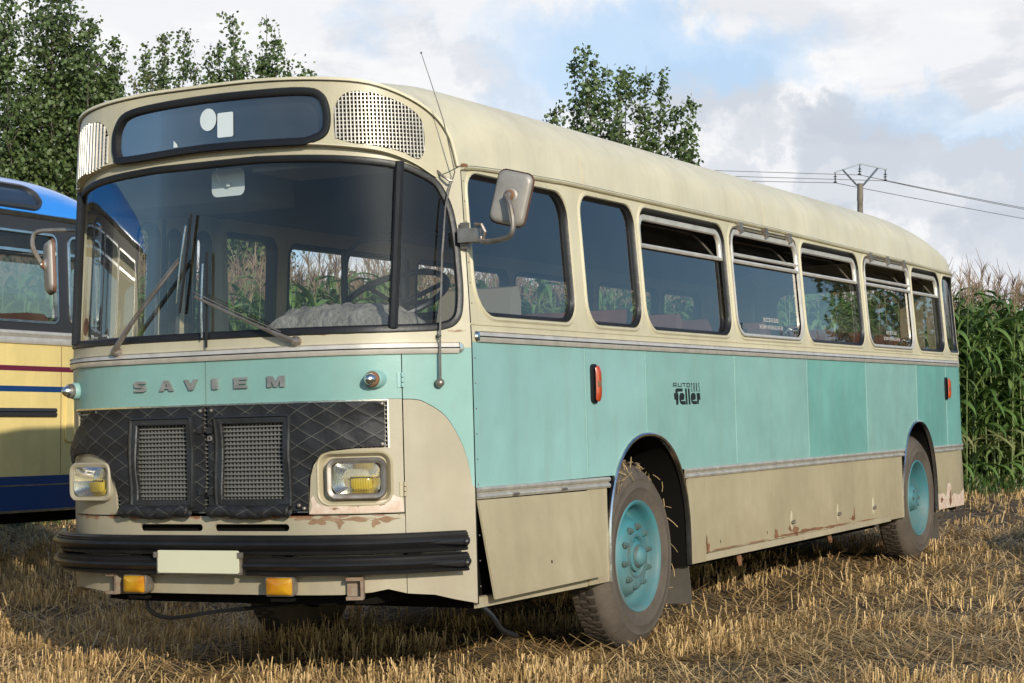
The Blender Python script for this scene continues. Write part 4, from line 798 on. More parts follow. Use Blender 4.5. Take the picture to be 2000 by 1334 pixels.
# rust patch on the rear corner, rust blisters on the sill
q = MB(); sheet(q, ccw([(7.60, .430), (8.0, .428), (8.45, .427), (8.46, .56), (8.40, .55), (8.28, .515), (8.12, .535), (8.02, .50), (8.04, .60), (8.0, .625), (7.93, .62), (7.90, .56), (7.86, .52), (7.80, .555), (7.70, .545), (7.60, .56)]), [], Sn, .06, 0, .0012); B('filler_patch', q, 'filler', label='whitish filler patch with rust on the rear corner')
for (x, z, a, b) in ((4.20, .478, .05, .03), (3.84, .480, .03, .03), (4.40, .470, .10, .010), (4.9, .462, .12, .008), (5.40, .49, .05, .014), (2.71, .475, .02, .03), (8.0, .50, .03, .06), (7.74, .50, .04, .02), (4.02, .464, .16, .007), (4.30, .462, .14, .006), (4.62, .466, .16, .009), (5.10, .462, .2, .006), (3.0, .458, .22, .004), (3.5, .458, .16, .004), (5.7, .458, .2, .004), (4.10, .500, .03, .018), (2.69, .50, .008, .05), (5.43, .52, .01, .04)):
    q = MB(); sheet(q, [(x+a*cos(t)*(1+.35*sin(5*t+x*9)), max(.436, z+b*sin(t)*(1+.3*cos(4*t+x)))) for t in np.linspace(0, 2*pi, 22, endpoint=False)], [], Sn, .05, 0, .0022); B('rust_blister', q, 'rust')

# ---- roof
half_l = curve_pts([(*Fa(s, z, 0.),) for s, z in TOPS], 6)            # lip points x,y,z (near corner -> crown)
yy = [.050, .056, .068, .108, .190, .323, .519, .812, HW]; zz_ = [2.340, 2.43, 2.515, 2.590, 2.664, 2.731, 2.762, 2.777, 2.782]
half_m = curve_pts(list(zip(yy, zz_)), 6)
lip3 = half_l+[(x, W_-y, z) for x, y, z in half_l[-2::-1]]; mn = half_m+[(W_-y, z) for y, z in half_m[-2::-1]]
rows = list(np.linspace(0, .12, 10))+list(np.linspace(.14, .80, 18))+list(np.linspace(.82, 1., 16)); XR = XE+RC+.015
v = []; uv = []; nk = len(mn)
for t in rows:
    for k in range(nk):
        lx, ly, lz = lip3[k]; my, mz = mn[k]; X = lx+(XR-lx)*t; dx = X-lx; w = min(1, dx/.55); w = w*w*(3-2*w)
        y = ly+(my-ly)*w; z = lz+(mz-lz)*w; g0 = zg(X)+.002; z = g0+(z-2.340)*(2.782-g0)/(2.782-2.340) if z < 2.782 else z
        if X > 7.0: u_ = min(1, (X-7.0)/(XR-7.0)); hf = (1-u_**2.5)**(1/2.0) if u_ < 1 else 0; z = g0+(z-g0)*hf
        if X > XE: a = min(1, (X-XE)/RC); iny = RC*(1-sqrt(max(0, 1-a*a))); y = HW+(y-HW)*(HW-iny)/HW
        v.append((X, y, max(z, g0))); uv.append((X, y))
f = [(i*nk+k, (i+1)*nk+k, (i+1)*nk+k+1, i*nk+k+1) for i in range(len(rows)-1) for k in range(nk-1)]
B('roof', MB().add(v, f, uv), 'cream_roof', ang=60)
q = MB(); vi = [(x, y, z-.03) for x, y, z in v]; vi = [(x+.03, y+(.03 if y < HW else -.03), z) for x, y, z in vi]; q.add(vi, [g_[::-1] for g_ in f], uv); B('ceiling_skin', q, 'ceil')
q = MB()
for X in (1.30, 3.95, 5.95): q.tube([(X, y, z+.0005) for y, z in [(p[0], p[1]+(zg(X)+.002-2.340)*max(0, 1-(p[1]-2.34)/.3)) for p in mn]], .0022, 5)
B('roof_seam', q, mat('faint_rust_seam', (.50, .40, .24), .7))
def gut(u, z, d): return Sn(u, zg(u)+z, d)
q = MB(); loft(q, [(.0, 0), (UEND-.03, 0)], [(-.011, .0), (-.009, .016), (-.001, .022), (.004, .020), (.003, .004), (.012, -.004)], gut, False, step=.12); B('roof_gutter', q, 'cream')
q = MB(); loft(q, [(.0, 0), (UEND-.03, 0)], [(.0035, .004), (.0035, .019), (.0075, .017), (.0075, .004)], gut, False, step=.12); loft(q, [(.0, 2.333), (.06, 2.305), (.118, 2.283)], [(-.002, .0), (-.002, .003), (.002, .003), (.002, 0)], Ff, False); B('gutter_sealant', q, mat('green_black_sealant', (.05, .062, .05), .8))
# vertical joint at the near front corner
q = MB(); loft(q, [(.004, ZS+.02), (.004, 2.325)], [(-.0035, -.004), (-.003, .002), (.003, .002), (.0035, -.004)], Sn, False, step=.2); B('corner_joint', q, 'rubber')
q = MB(); p = Vector(Sn(.012, 2.338, .012)); q.box((p.x-.012, p.y-.012, p.z-.008), (p.x+.02, p.y+.004, p.z+.006)); B('gutter_end', q, 'rust')
q = MB()
for z in list(np.arange(.5, 1.5, .11))+list(np.arange(1.64, 2.3, .09)): q.lathe([(.0045, 0), (.003, .0025), (0, .003)], Sn(.030, z, 0), (0, -1, 0), 6)
B('rivet', q, 'steel')

# ---- wheels
def wheel(cx, cz, rear, y0=.035, name='wheel', far=False):
    sg = -1 if far else 1; Yf = (lambda y: W_-y) if far else (lambda y: y); O = (cx, Yf(y0), cz); ax = (0, -sg, 0)
    R = .468; q = MB()
    q.lathe([(.275, .012), (.29, .020), (.325, .030), (.345, .034), (.350, .038), (.356, .038), (.361, .034), (.390, .033), (.394, .036), (.400, .036), (.404, .031), (.42, .022), (.447, .0), (.458, -.012), (.466, -.03), (R, -.07), (R, -.12), (.462, -.160), (.44, -.176), (.36, -.19), (.28, -.18)], O, ax, 64)
    w = B(name, q, 'tyre', label=None)
    q = MB()
    for k in range(60):
        for h in (-.050, -.090, -.130):
            a = 2*pi*(k+(.5 if h == -.090 else 0))/60; c_ = Vector((cx+R*cos(a), Yf(y0-sg*0)+sg*(-h), cz+R*sin(a))); u = Vector((cos(a), 0, sin(a))); t_ = Vector((-sin(a), 0, cos(a)))
            q.box((-.014, -.018, -.008), (.014, .018, .007), Matrix((t_, Vector((0, 1, 0)), u)).transposed(), c_)
    B('tread', q, M['tread'], w)
    q = MB()
    if not rear: prof = [(.268, -.02), (.284, .010), (.289, .020), (.283, .027), (.272, .022), (.262, .008), (.256, -.020), (.248, -.052), (.234, -.066), (.214, -.062), (.192, -.030), (.176, -.006), (.150, .004), (.118, .006), (.100, .010), (.096, .004), (.092, -.004), (.080, -.004), (.078, .012), (.066, .016), (.056, .018), (.052, .034), (.038, .050), (.018, .057), (0, .058)]
    else: prof = [(.268, -.02), (.284, .010), (.289, .020), (.283, .027), (.272, .022), (.262, .0), (.250, -.020), (.238, -.10), (.205, -.125), (.150, -.12), (.120, -.115), (.118, -.07), (.098, -.03), (.085, .0), (.04, .008), (0, .01)]
    q.lathe(prof, O, ax, 48); rm = B('rim', q, 'rim', w)
    q = MB(); q.lathe([(.2885, .0185), (.2915, .0215), (.2945, .016)], O, ax, 48); B('rim_edge', q, 'rust', rm)
    if not rear: q = MB(); q.lathe([(.112, .0065), (.110, .0115), (.104, .0125), (.102, .009)], O, ax, 40); q.lathe([(.052, .036), (.056, .030), (.060, .020)], O, ax, 24); B('hub_ring', q, 'rimd', rm)
    n = 10
    for k in range(n):
        a = 2*pi*(k+.3)/n; h0 = .004 if not rear else -.118
        c_ = Vector((cx+.152*cos(a), O[1]-sg*h0, cz+.152*sin(a)))
        q = MB(); q.lathe([(.019, -.002), (.019, .006), (.0150, .008), (.0145, .019), (.008, .020), (.008, .027), (.0, .028)], c_, ax, 6); B('wheel_nut', q, 'rimd', rm)
    if rear:
        for k in range(8):
            a = 2*pi*k/8; q = MB(); q.lathe([(.012, -.01), (.012, .010), (.0, .014)], (cx+.075*cos(a), O[1]-sg*.0, cz+.075*sin(a)), ax, 6); B('hub_bolt', q, 'rimd', rm)
    q = MB()
    for a in ((radians(8), radians(188)) if not rear else (radians(20), radians(200))):
        h0 = -.060 if not rear else -.11; c_ = Vector((cx+.218*cos(a), O[1]-sg*h0, cz+.218*sin(a))); q.lathe([(.019, .0), (.017, .004), (0, .004)], c_, ax, 12)
    B('hand_hole', q, 'dark', rm)
    return w
wheel(1.773, .5, False); wheel(7.105, .546, True); wheel(1.773, .48, False, far=True); wheel(7.105, .52, True, far=True)
# mud and straw caked on the front tyre
q = MB()
for k in range(260):
    a = radians(random.uniform(-55, 150)); r = .468+random.uniform(-.02, .02); y = random.uniform(.05, .19); c_ = Vector((1.773+r*cos(a), y, .5+r*sin(a))); s_ = random.uniform(.006, .02)
    q.lathe([(0, -s_*.6), (s_, 0), (s_*.5, s_*.5), (0, s_*.6)], c_, Vector((cos(a), random.uniform(-.3, .3), sin(a))), 5)
B('caked_mud', q, mat('dry_mud', (.12, .085, .05), .95, c2=(.2, .14, .08), vscale=30))['kind'] = 'stuff'
q = MB()
for k in range(80):
    a = radians(random.choice([random.uniform(60, 125), random.uniform(-60, 60)])); r = .46+random.uniform(-.05, .02); c_ = Vector((1.773+r*cos(a), random.uniform(-.005, .16), .5+r*sin(a))); d_ = Vector((random.gauss(0, 1), random.gauss(0, .5)-.25, random.gauss(0, 1))).normalized()*random.uniform(.03, .09)
    q.tube([c_, c_+d_*.5+Vector((0, -.004, 0)), c_+d_], .0018, 3, caps=False)
B('clinging_straw', q, mat('straw_bits', (.45, .31, .14), .7))['kind'] = 'stuff'
for cx, z0 in ((2.47, .19), (7.66, .20)):
    q = MB(); n = 8; v = []
    for i in range(n+1):
        for j in range(5): y = .02+.40*j/4; z = .75+(z0-.75)*i/n; v.append((cx+.025*sin(i*.5)+.012*sin(j*1.3+i), y-.008*sin(i), z))
    v2 = [(x+.012, y, z) for x, y, z in v]; fs = [(i*5+j, i*5+j+1, (i+1)*5+j+1, (i+1)*5+j) for i in range(n) for j in range(4)]; o_ = len(v)
    q.add(v+v2, fs+[tuple(a+o_ for a in g_[::-1]) for g_ in fs]+[(j, j+1, o_+j+1, o_+j) for j in (0, 1, 2, 3)]+[(n*5+j, n*5+j+1, o_+n*5+j+1, o_+n*5+j) for j in range(4)]+[(i*5, (i+1)*5, o_+(i+1)*5, o_+i*5) for i in range(n)]); B('mudflap', q, 'mudf')
# bits below: hose, lever, hanging tags
q = MB(); q.tube(curve_pts([(.05, .10, .46), (.10, .0, .38), (.16, -.03, .30), (.26, -.05, .26)], 5), .012, 6); B('hanging_lever', q, 'rubber')
q = MB(); q.tube(curve_pts([(-.30, 1.55, .46), (-.34, 1.50, .40), (-.34, 1.38, .37), (-.30, 1.15, .40), (-.20, .8, .43)], 6), .010, 6); B('hose', q, 'rubber')
for x, w_, z_ in ((3.31, .035, .33), (5.02, .05, .35)):
    q = MB(); q.tube([(x, .06, .43), (x+.01, .05, .37), (x+w_*.6, .05, z_)], [.012, .018, .010], 6); B('hanging_bracket', q, 'rust')
q = MB(); q.tube([(8.0, .3, .44), (8.5, .25, .43), (8.9, .22, .40)], [.03, .035, .045], 10); B('exhaust_pipe', q, 'dark')

# ---- interior
def seatp(x, y, w=.80, par=None):
    q = MB(); s = [(.09, 1.17), (.11, 1.25), (.12, 1.35), (.14, 1.5), (.17, 1.72), (.20, 1.785), (.245, 1.79), (.27, 1.74), (.25, 1.4), (.22, 1.17)]
    v = [(x+a, y+b, z) for b in (0, w) for a, z in s]; n = len(s); q.add(v, [(i, i+1, n+i+1, n+i) for i in range(n-1)]+[tuple(range(n-1, -1, -1)), tuple(range(n, 2*n))]); o = B('passenger_seat', q, 'seat')
    q = MB(); q.box((x-.38, y+.02, 1.18), (x+.09, y+w-.02, 1.28)); B('cushion', q, 'seat2', o)
for i in range(9):
    x = 1.75+i*.70; seatp(x, .12); seatp(x+.05, W_-.12-.80)
q = MB(); v = []; s = [(0, 1.05), (-.04, 1.35), (-.02, 1.70), (.03, 1.86), (.09, 1.87), (.12, 1.80), (.10, 1.3)]; v = [(.92+a, y, z) for y in (.28, .68) for a, z in s]; n = len(s); q.add(v, [(i, i+1, n+i+1, n+i) for i in range(n-1)]+[tuple(range(n)), tuple(range(n, 2*n))]); o = B('driver_seat', q, mat('beige_vinyl', (.30, .25, .18), .5))
q = MB(); q.box((.60, .28, 1.16), (.98, .70, 1.28)); q.box((.7, .38, .76), (.9, .6, 1.16)); B('cushion', q, 'seat2', o)
# steering wheel: nearly flat, tipped towards the driver
c0 = Vector((.26, .53, 1.80)); nn = Vector((-.50, 0, .87)).normalized(); a1 = Vector((0, 1, 0)); a2 = nn.cross(a1)
q = MB(); q.tube([c0+(a1*cos(t)+a2*sin(t))*.245 for t in np.linspace(0, 2*pi, 40, endpoint=False)], .015, 8, closed=True); sw = B('steering_wheel', q, 'rubber')
q = MB()
for t in (.3, pi-.3, pi+.5, -.5): q.tube([c0-nn*.05, c0-nn*.02+(a1*cos(t)+a2*sin(t))*.14, c0+(a1*cos(t)+a2*sin(t))*.24], .011, 6)
q.lathe([(.045, -.09), (.05, -.05), (.03, -.03), (0, -.03)], c0, nn, 14); q.tube([c0-nn*.06, c0-nn*.8], .03, 8); B('spoke', q, 'rubber', sw)
q = MB(); slab(q, .12, SL-.12, .03, -.02, 1.30, 1.60); slab(q, .2, 1.1, .08, .10, 1.25, 1.615); B('dashboard', q, 'lining')
q = MB(); v = []; n1, n2 = 26, 14
for i in range(n1+1):
    for j in range(n2+1):
        a, b = i/n1, j/n2; y = .30+.66*a; x = -.22+.42*b; h = (max(0, 1-abs(2*a-1)**4))**.5*(max(0, 1-abs(2*b-1)**4))**.5; v.append((x, y, 1.62+.125*h+.010*sin(31*a+7*b)*h+.008*sin(43*b-9*a)*h))
q.add(v, [(i*(n2+1)+j, i*(n2+1)+j+1, (i+1)*(n2+1)+j+1, (i+1)*(n2+1)+j) for i in range(n1) for j in range(n2)]); B('sheepskin_cover', q, 'fur')
q = MB()
for x, y in ((1.05, 1.30), (1.05, .95)): q.tube([(x, y, .76), (x, y, 2.1)], .017, 8)
q.tube([(1.05, 1.28, 1.74), (1.05, .30, 1.76)], .020, 8); q.tube(curve_pts([(1.05, 1.30, 1.55), (1.05, 1.30, 2.0), (1.05, 1.24, 2.13), (1.05, 1.1, 2.16), (1.05, .30, 2.17)], 6), .017, 8); B('handrail', q, 'rubber')
q = MB(); slab(q, .30, SL-.30, .075, .12, 2.41, 2.44); slab(q, .45, 1.05, .10, .05, 2.34, 2.41); q.box((.02, 1.20, 2.275), (.45, W_-.09, 2.46)); B('header_box', q, 'lining')
for a_, b_, y_ in ((.20, .34, .13), (1.02, 1.07, .16)):
    q = MB(); q.box((a_, W_-y_, .76), (b_, W_-.055, 2.33)); B('door_post', q, 'intcream')
q = MB(); sheet(q, [(.34, .80), (1.02, .80), (1.02, 2.34), (.34, 2.34)], [rrect(a, b, c, d, r) for a, b, c, d, r in FW[:3]], lambda u, z, d: (u, W_-.062-d, z), .3, .012); B('folding_door', q, 'intcream')
q = MB()
for x in (.61, .82): q.box((x-.012, W_-.10, .82), (x+.012, W_-.06, 2.32))
B('door_rubber', q, 'rubber')
q = MB(); pr = rrect(-.09, .09, -.062, .062, .03, 5); c_ = Vector((-.25, 1.088, 2.318)); q.add([c_+Vector((0, a, b)) for a, b in pr]+[c_+Vector((.012, a*.9, b*.9)) for a, b in pr], [(i, (i+1) % 24, 24+(i+1) % 24, 24+i) for i in range(24)]+[tuple(range(24))]); q.tube([c_+Vector((-.01, .03, -.005)), c_+Vector((-.035, .035, .03)), c_+Vector((-.02, .04, .09))], .006, 6); q.lathe([(.012, 0), (.012, .014), (0, .018)], c_+Vector((-.004, -.01, -.01)), (-1, 0, 0), 10); B('interior_mirror', q, mat('pale_mirror_back', (.55, .58, .56), .4))

# ------------------------------------------------------------------ world helpers (metres)
FD = Vector((cos(YAW), sin(YAW), 0)); RT = Vector((sin(YAW), -cos(YAW), 0))
def gh(x, y):
    """height of the field: it rises gently away from the camera"""
    d = (x-2.03)*FD.x+(y+.044)*FD.y; d = np.clip(d, -14, 26); return .02+.0232*d
def at(dep, lat):                             # metres ahead of and to the right of where the photographer stood
    p = CAM+FD*dep+RT*lat; return Vector((p.x, p.y, float(gh(p.x, p.y))))
def npmesh(name, V, F, uv=None):
    """V (n,3) float, F (m,k) int, all faces with k corners"""
    me = bpy.data.meshes.new(name); V = np.asarray(V, np.float32); F = np.asarray(F, np.int32); m, k = F.shape
    me.vertices.add(len(V)); me.vertices.foreach_set('co', V.ravel()); me.loops.add(m*k); me.loops.foreach_set('vertex_index', F.ravel())
    me.polygons.add(m); me.polygons.foreach_set('loop_start', np.arange(0, m*k, k, dtype=np.int32)); me.update(calc_edges=True); me.validate(); return me

# ---- soil
def soil_mat():
    m = bpy.data.materials.new('stubble_soil'); m.use_nodes = True; t = m.node_tree; L = t.links.new; b = t.nodes['Principled BSDF']; b.inputs['Roughness'].default_value = .95
    tc = N(t, 'ShaderNodeTexCoord'); 
    def noise(s, det=8, sc3=(1, 1, 1)):
        mp = N(t, 'ShaderNodeMapping'); mp.inputs['Scale'].default_value = sc3; L(tc.outputs['Object'], mp.inputs['Vector']); n = N(t, 'ShaderNodeTexNoise'); n.inputs['Scale'].default_value = s; n.inputs['Detail'].default_value = det; n.inputs['Roughness'].default_value = .65; L(mp.outputs['Vector'], n.inputs['Vector']); return n.outputs['Fac']
    cr = N(t, 'ShaderNodeValToRGB'); cr.color_ramp.elements[0].position = .35; cr.color_ramp.elements[0].color = (.030, .022, .015, 1); cr.color_ramp.elements[1].position = .66; cr.color_ramp.elements[1].color = (.13, .088, .048, 1)
    L(noise(3.2), cr.inputs[0]); x = N(t, 'ShaderNodeMix', data_type='RGBA'); x.inputs['B'].default_value = (.25, .175, .085, 1)
    r = N(t, 'ShaderNodeMapRange'); r.inputs['From Min'].default_value = .56; r.inputs['From Max'].default_value = .62; r.inputs['To Max'].default_value = .55; L(noise(38, 3), r.inputs['Value']); L(r.outputs['Result'], x.inputs['Factor']); L(cr.outputs[0], x.inputs['A']); L(x.outputs['Result'], b.inputs['Base Color'])
    bp = N(t, 'ShaderNodeBump'); bp.inputs['Strength'].default_value = .8; bp.inputs['Distance'].default_value = .05; L(noise(14), bp.inputs['Height']); L(bp.outputs['Normal'], b.inputs['Normal']); return m
gx = np.concatenate([np.arange(-30, -2, 2.), np.arange(-2, 14, .16), np.arange(14, 40, 1.), [50, 80, 150, 400, 1500]]); gx = np.concatenate([[-1500, -200, -60], gx])
gy = np.concatenate([[-1500, -300, -80, -40], np.arange(-30, -4, 1.5), np.arange(-4, 12, .16), np.arange(12, 40, 1.), [50, 90, 300, 1500]])
GX, GY = np.meshgrid(gx, gy, indexing='ij'); bump = .022*np.sin(GX*3.1+1.3*np.sin(GY*2.3))*np.sin(GY*2.7+.8*np.sin(GX*1.9))+.012*np.sin(GX*7.7+GY*5.1)+.008*np.sin(GX*11.-GY*13.)
GZ = gh(GX, GY)+bump*((np.abs(GX) < 40) & (np.abs(GY) < 40))
ni, nj = GX.shape; I = np.arange(ni*nj).reshape(ni, nj); F = np.stack([I[:-1, :-1], I[1:, :-1], I[1:, 1:], I[:-1, 1:]], -1).reshape(-1, 4)
go = link('ground', npmesh('ground', np.stack([GX, GY, GZ], -1).reshape(-1, 3), F), soil_mat()); go['kind'] = 'structure'

# ---- stubble: upright cut stalks in drilled rows and loose straw lying about
def straw_mat(name, ca, cb, cc_):
    m = bpy.data.materials.new(name); m.use_nodes = True; t = m.node_tree; L = t.links.new; b = t.nodes['Principled BSDF']; b.inputs['Roughness'].default_value = .55
    g = N(t, 'ShaderNodeNewGeometry'); cr = N(t, 'ShaderNodeValToRGB'); e = cr.color_ramp.elements; e[0].color = (*ca, 1); e[1].color = (*cb, 1); e.new(.5).color = (*cc_, 1); L(g.outputs['Random Per Island'], cr.inputs[0]); L(cr.outputs[0], b.inputs['Base Color'])
    tr = N(t, 'ShaderNodeBsdfTranslucent'); L(cr.outputs[0], tr.inputs['Color']); ms = N(t, 'ShaderNodeMixShader'); ms.inputs[0].default_value = .18; L(b.outputs[0], ms.inputs[1]); L(tr.outputs[0], ms.inputs[2]); L(ms.outputs[0], t.nodes['Material Output'].inputs[0]); return m
SM = straw_mat('straw', (.20, .12, .048), (.82, .565, .255), (.50, .32, .125))
def frustum_points(n, d0, d1, pw=1.):
    u = rng.random(n); dep = np.sqrt(d0**2+(d1**2-d0**2)*u**pw); lat = (rng.random(n)*2-1)*(dep*.285+.4); far_ = rng.random(n) < .26; lat = np.where(far_, np.sign(lat)*(dep*.285+.4+np.abs(lat)*.75), lat); return CAM.x+FD.x*dep+RT.x*lat, CAM.y+FD.y*dep+RT.y*lat, dep
def lump(x, y): return -.25-1.3*np.exp(-((x-3.1)**2+(y+1.5)**2)/.9)-.8*np.exp(-((x-1.3)**2+(y+.9)**2)/.4)+np.sin(x*2.1+1.7*np.sin(y*1.3))*np.sin(y*2.5+1.1*np.sin(x*1.7))+.5*np.sin(x*5.3+y*3.7+2*np.sin(y*2))
def near_wheel(x, y):
    """tracks pressed flat by the wheels"""
    return ((np.abs(y-.15) < .35) & (x > 1.2) & (x < 12)) | ((x > 2.3) & (x < 9) & (np.abs(y+.6) < .28))
def stalks(n, d0, d1, lo, hi, wid, flat=False):
    x, y, dep = frustum_points(n, d0, d1, .85)
    if not flat:
        m = max(1, n//9); cx, cy = x[:m], np.round(y[:m]/.15)*.15+rng.normal(0, .02, m); k = rng.integers(0, m, n); x = cx[k]+rng.normal(0, .026, n); y = cy[k]+rng.normal(0, .020, n)
    if False:
        # drilled rows about 14 cm apart running with the bus
        yr = np.round(y/.14)*.14+rng.normal(0, .022, n); y = np.where(rng.random(n) < .85, yr, y)
    lp = lump(x, y); keep = (rng.random(n) < np.clip(.50+.72*lp, .02, 1)); nw = near_wheel(x, y)
    keep &= (~nw | (rng.random(n) < (.9 if flat else .25)))
    if flat: keep = rng.random(n) < np.clip(.62+.05*lp+.4*nw+.25*np.sin(x*4.1+y*2.2), .12, 1)
    keep &= ~((x > .2) & (x < 9.4) & (y > .25) & (y < 2.4) & (rng.random(len(x)) < .6))  # straw thinned under the bus so dark soil deepens the shade
    x, y = x[keep], y[keep]; n = len(x); z = gh(x, y)
    h = rng.uniform(lo, hi, n); az = rng.random(n)*2*pi
    if flat: el = rng.normal(.10, .16, n)
    else: el = pi/2-np.abs(rng.normal(0, .34, n))
    dx, dy, dz = np.cos(az)*np.cos(el)*h, np.sin(az)*np.cos(el)*h, np.sin(el)*h
    w = wid*rng.uniform(.6, 1.25, n); pa = rng.normal(YAW+pi/2, .9, n); 
    if flat: pa = az+pi/2
    px, py = np.cos(pa)*w/2, np.sin(pa)*w/2; z0 = z+(rng.uniform(.0, .05, n) if flat else -.02)
    z1 = np.maximum(z0+dz, z+.004)
    V = np.stack([np.stack([x-px, y-py, z0], -1), np.stack([x+px, y+py, z0], -1), np.stack([x+px*.85+dx, y+py*.85+dy, z1], -1), np.stack([x-px*.85+dx, y-py*.85+dy, z1+(0 if not flat else 0)], -1)], 1)
    return V
VV = [stalks(86000, 7.6, 12.5, .05, .15, .0062), stalks(102000, 12.5, 19, .05, .15, .0080), stalks(35000, 19, 30, .06, .16, .011),
      stalks(80000, 7.6, 12.5, .05, .30, .0068, True), stalks(88000, 12.5, 20, .06, .32, .0082, True), stalks(34000, 20, 30, .1, .3, .012, True)]
V = np.concatenate(VV).reshape(-1, 3); so = link('straw_stubble', npmesh('straw_stubble', V, np.arange(len(V)).reshape(-1, 4)), SM, smooth=False); tag(so, 'cut straw stubble and loose straw covering the field', 'stubble', kind='stuff')

# ---- maize
def leafy_mat(name, stops, trans=.3, rough=.45):
    m = bpy.data.materials.new(name); m.use_nodes = True; t = m.node_tree; L = t.links.new; b = t.nodes['Principled BSDF']; b.inputs['Roughness'].default_value = rough
    g = N(t, 'ShaderNodeNewGeometry'); cr = N(t, 'ShaderNodeValToRGB'); e = cr.color_ramp.elements; e[0].position, e[0].color = stops[0][0], (*stops[0][1], 1); e[1].position, e[1].color = stops[-1][0], (*stops[-1][1], 1)
    for p, c in stops[1:-1]: e.new(p).color = (*c, 1)
    L(g.outputs['Random Per Island'], cr.inputs[0]); L(cr.outputs[0], b.inputs['Base Color']); tr = N(t, 'ShaderNodeBsdfTranslucent'); L(cr.outputs[0], tr.inputs['Color']); ms = N(t, 'ShaderNodeMixShader'); ms.inputs[0].default_value = trans
    L(b.outputs[0], ms.inputs[1]); L(tr.outputs[0], ms.inputs[2]); L(ms.outputs[0], t.nodes['Material Output'].inputs[0]); return m
CL = leafy_mat('maize_leaf', [(0, (.07, .125, .028)), (.35, (.115, .20, .046)), (.7, (.165, .265, .066)), (.94, (.22, .29, .09)), (1, (.36, .31, .15))]); CST = leafy_mat('maize_stalk', [(0, (.10, .15, .045)), (1, (.17, .20, .06))], .1); CT = leafy_mat('maize_tassel', [(0, (.19, .105, .07)), (.5, (.29, .18, .12)), (1, (.36, .27, .16))], .2)
def maize(seed):
    r = random.Random(seed); H = r.uniform(2.55, 2.85); lean = (r.gauss(0, .05), r.gauss(0, .05)); C = lambda z: Vector((lean[0]*z*z*.25, lean[1]*z*z*.25, z))
    st = MB(); st.tube([C(z) for z in np.linspace(-.05, H, 7)], [.015, .014, .012, .011, .009, .007, .005], 5, caps=False)
    lf = MB(); a0 = r.random()*6.28; nl = 14
    for k in range(nl):
        z0 = .22+(H-.35)*(k/nl)**.95; a = a0+(k % 2)*pi+r.gauss(0, .35); L_ = r.uniform(.72, 1.0)*(1-.35*abs(k/nl-.5)); w = r.uniform(.036, .050); up = r.uniform(.55, 1.0)-(.0 if k > 8 else 0); drop = r.uniform(.9, 1.7); tw = r.gauss(0, .5)
        d = Vector((cos(a), sin(a), 0)); s_ = Vector((-sin(a), cos(a), 0)); v = []; n = 7; p = C(z0)
        th = up+.25
        for i in range(n+1):
            t = i/n; ww = w*min(1, .45+t*3)*(1-t**3)**.8; side = (s_*cos(tw*t)+Vector((0, 0, 1))*sin(tw*t)); nrm = d*(-sin(th))+Vector((0, 0, 1))*cos(th)
            v += [p+side*ww+nrm*ww*.35, p, p-side*ww+nrm*ww*.35]; p = p+(d*cos(th)+Vector((0, 0, 1))*sin(th))*(L_/n); th -= (up+drop)/n*1.15
        lf.add(v, [(i*3+j, i*3+j+1, i*3+3+j+1, i*3+3+j) for i in range(n) for j in (0, 1)])
    ts = MB(); top_ = C(H); ts.tube([top_, top_+Vector((0, 0, .20)), top_+Vector((lean[0], lean[1], .42))], [.005, .006, .002], 4, caps=False)
    for k in range(8):
        a = r.random()*6.28; z = .02+.02*k*.6; e = r.uniform(.9, 1.35); d = Vector((cos(a)*cos(e), sin(a)*cos(e), sin(e))); p = top_+Vector((0, 0, z)); l = r.uniform(.14, .26); ts.tube([p, p+d*l*.5, p+d*l+Vector((cos(a), sin(a), 0))*.03], [.003, .0045, .0015], 4, caps=False)
    return st, lf, ts
protos = []
for k in range(5):
    st, lf, ts = maize(100+k); protos.append((lf.mesh('maize_leaves'), st.mesh('maize_stalk'), ts.mesh('maize_tassel')))
    for me, m in zip(protos[-1], (CL, CST, CT)): me.materials.append(m); me.polygons.foreach_set('use_smooth', [True]*len(me.polygons))
E0 = Vector((8.6, 10.4)); ED = Vector((.77, -.638)); EN = Vector((.638, .77))
def plant_at(i, row):
    t = -15+i*.125+random.gauss(0, .03); d = row*.55+random.gauss(0, .05); p = E0+ED*t+EN*d; return p.x, p.y
n_row = 255; placed = 0; rest = []
spots = []
for row in range(14):
    for i in range(n_row):
        if random.random() < .06: continue
        x, y = plant_at(i, row); rel = Vector((x, y, 0))-CAM; dep = rel.x*FD.x+rel.y*FD.y; lat = rel.x*RT.x+rel.y*RT.y
        if abs(lat) > dep*.29+1.5 and row > 1: continue
        spots.append((row, x, y, abs(lat)/dep, dep))
spots.sort(key=lambda s: (s[0] + (5 if s[3] > .285 else 0)))
for k, (row, x, y, q_, dep) in enumerate(spots):
    s_ = random.uniform(.92, 1.07); rz = random.random()*6.28
    if k < 300:
        pr = protos[k % 5]; o = bpy.data.objects.new('maize_plant', None); col.objects.link(o); o.location = (x, y, float(gh(x, y))); o.rotation_euler = (0, 0, rz); o.scale = (s_,)*3
        tag(o, 'tall green maize plant with a reddish tassel in the crop edge', 'maize plant', 'maize plants along the field edge')
        for me, nm in zip(pr, ('leaves', 'stalk', 'tassel')): c = bpy.data.objects.new(nm, me); col.objects.link(c); c.parent = o
    else: rest.append((x, y, s_, rz, k % 5))
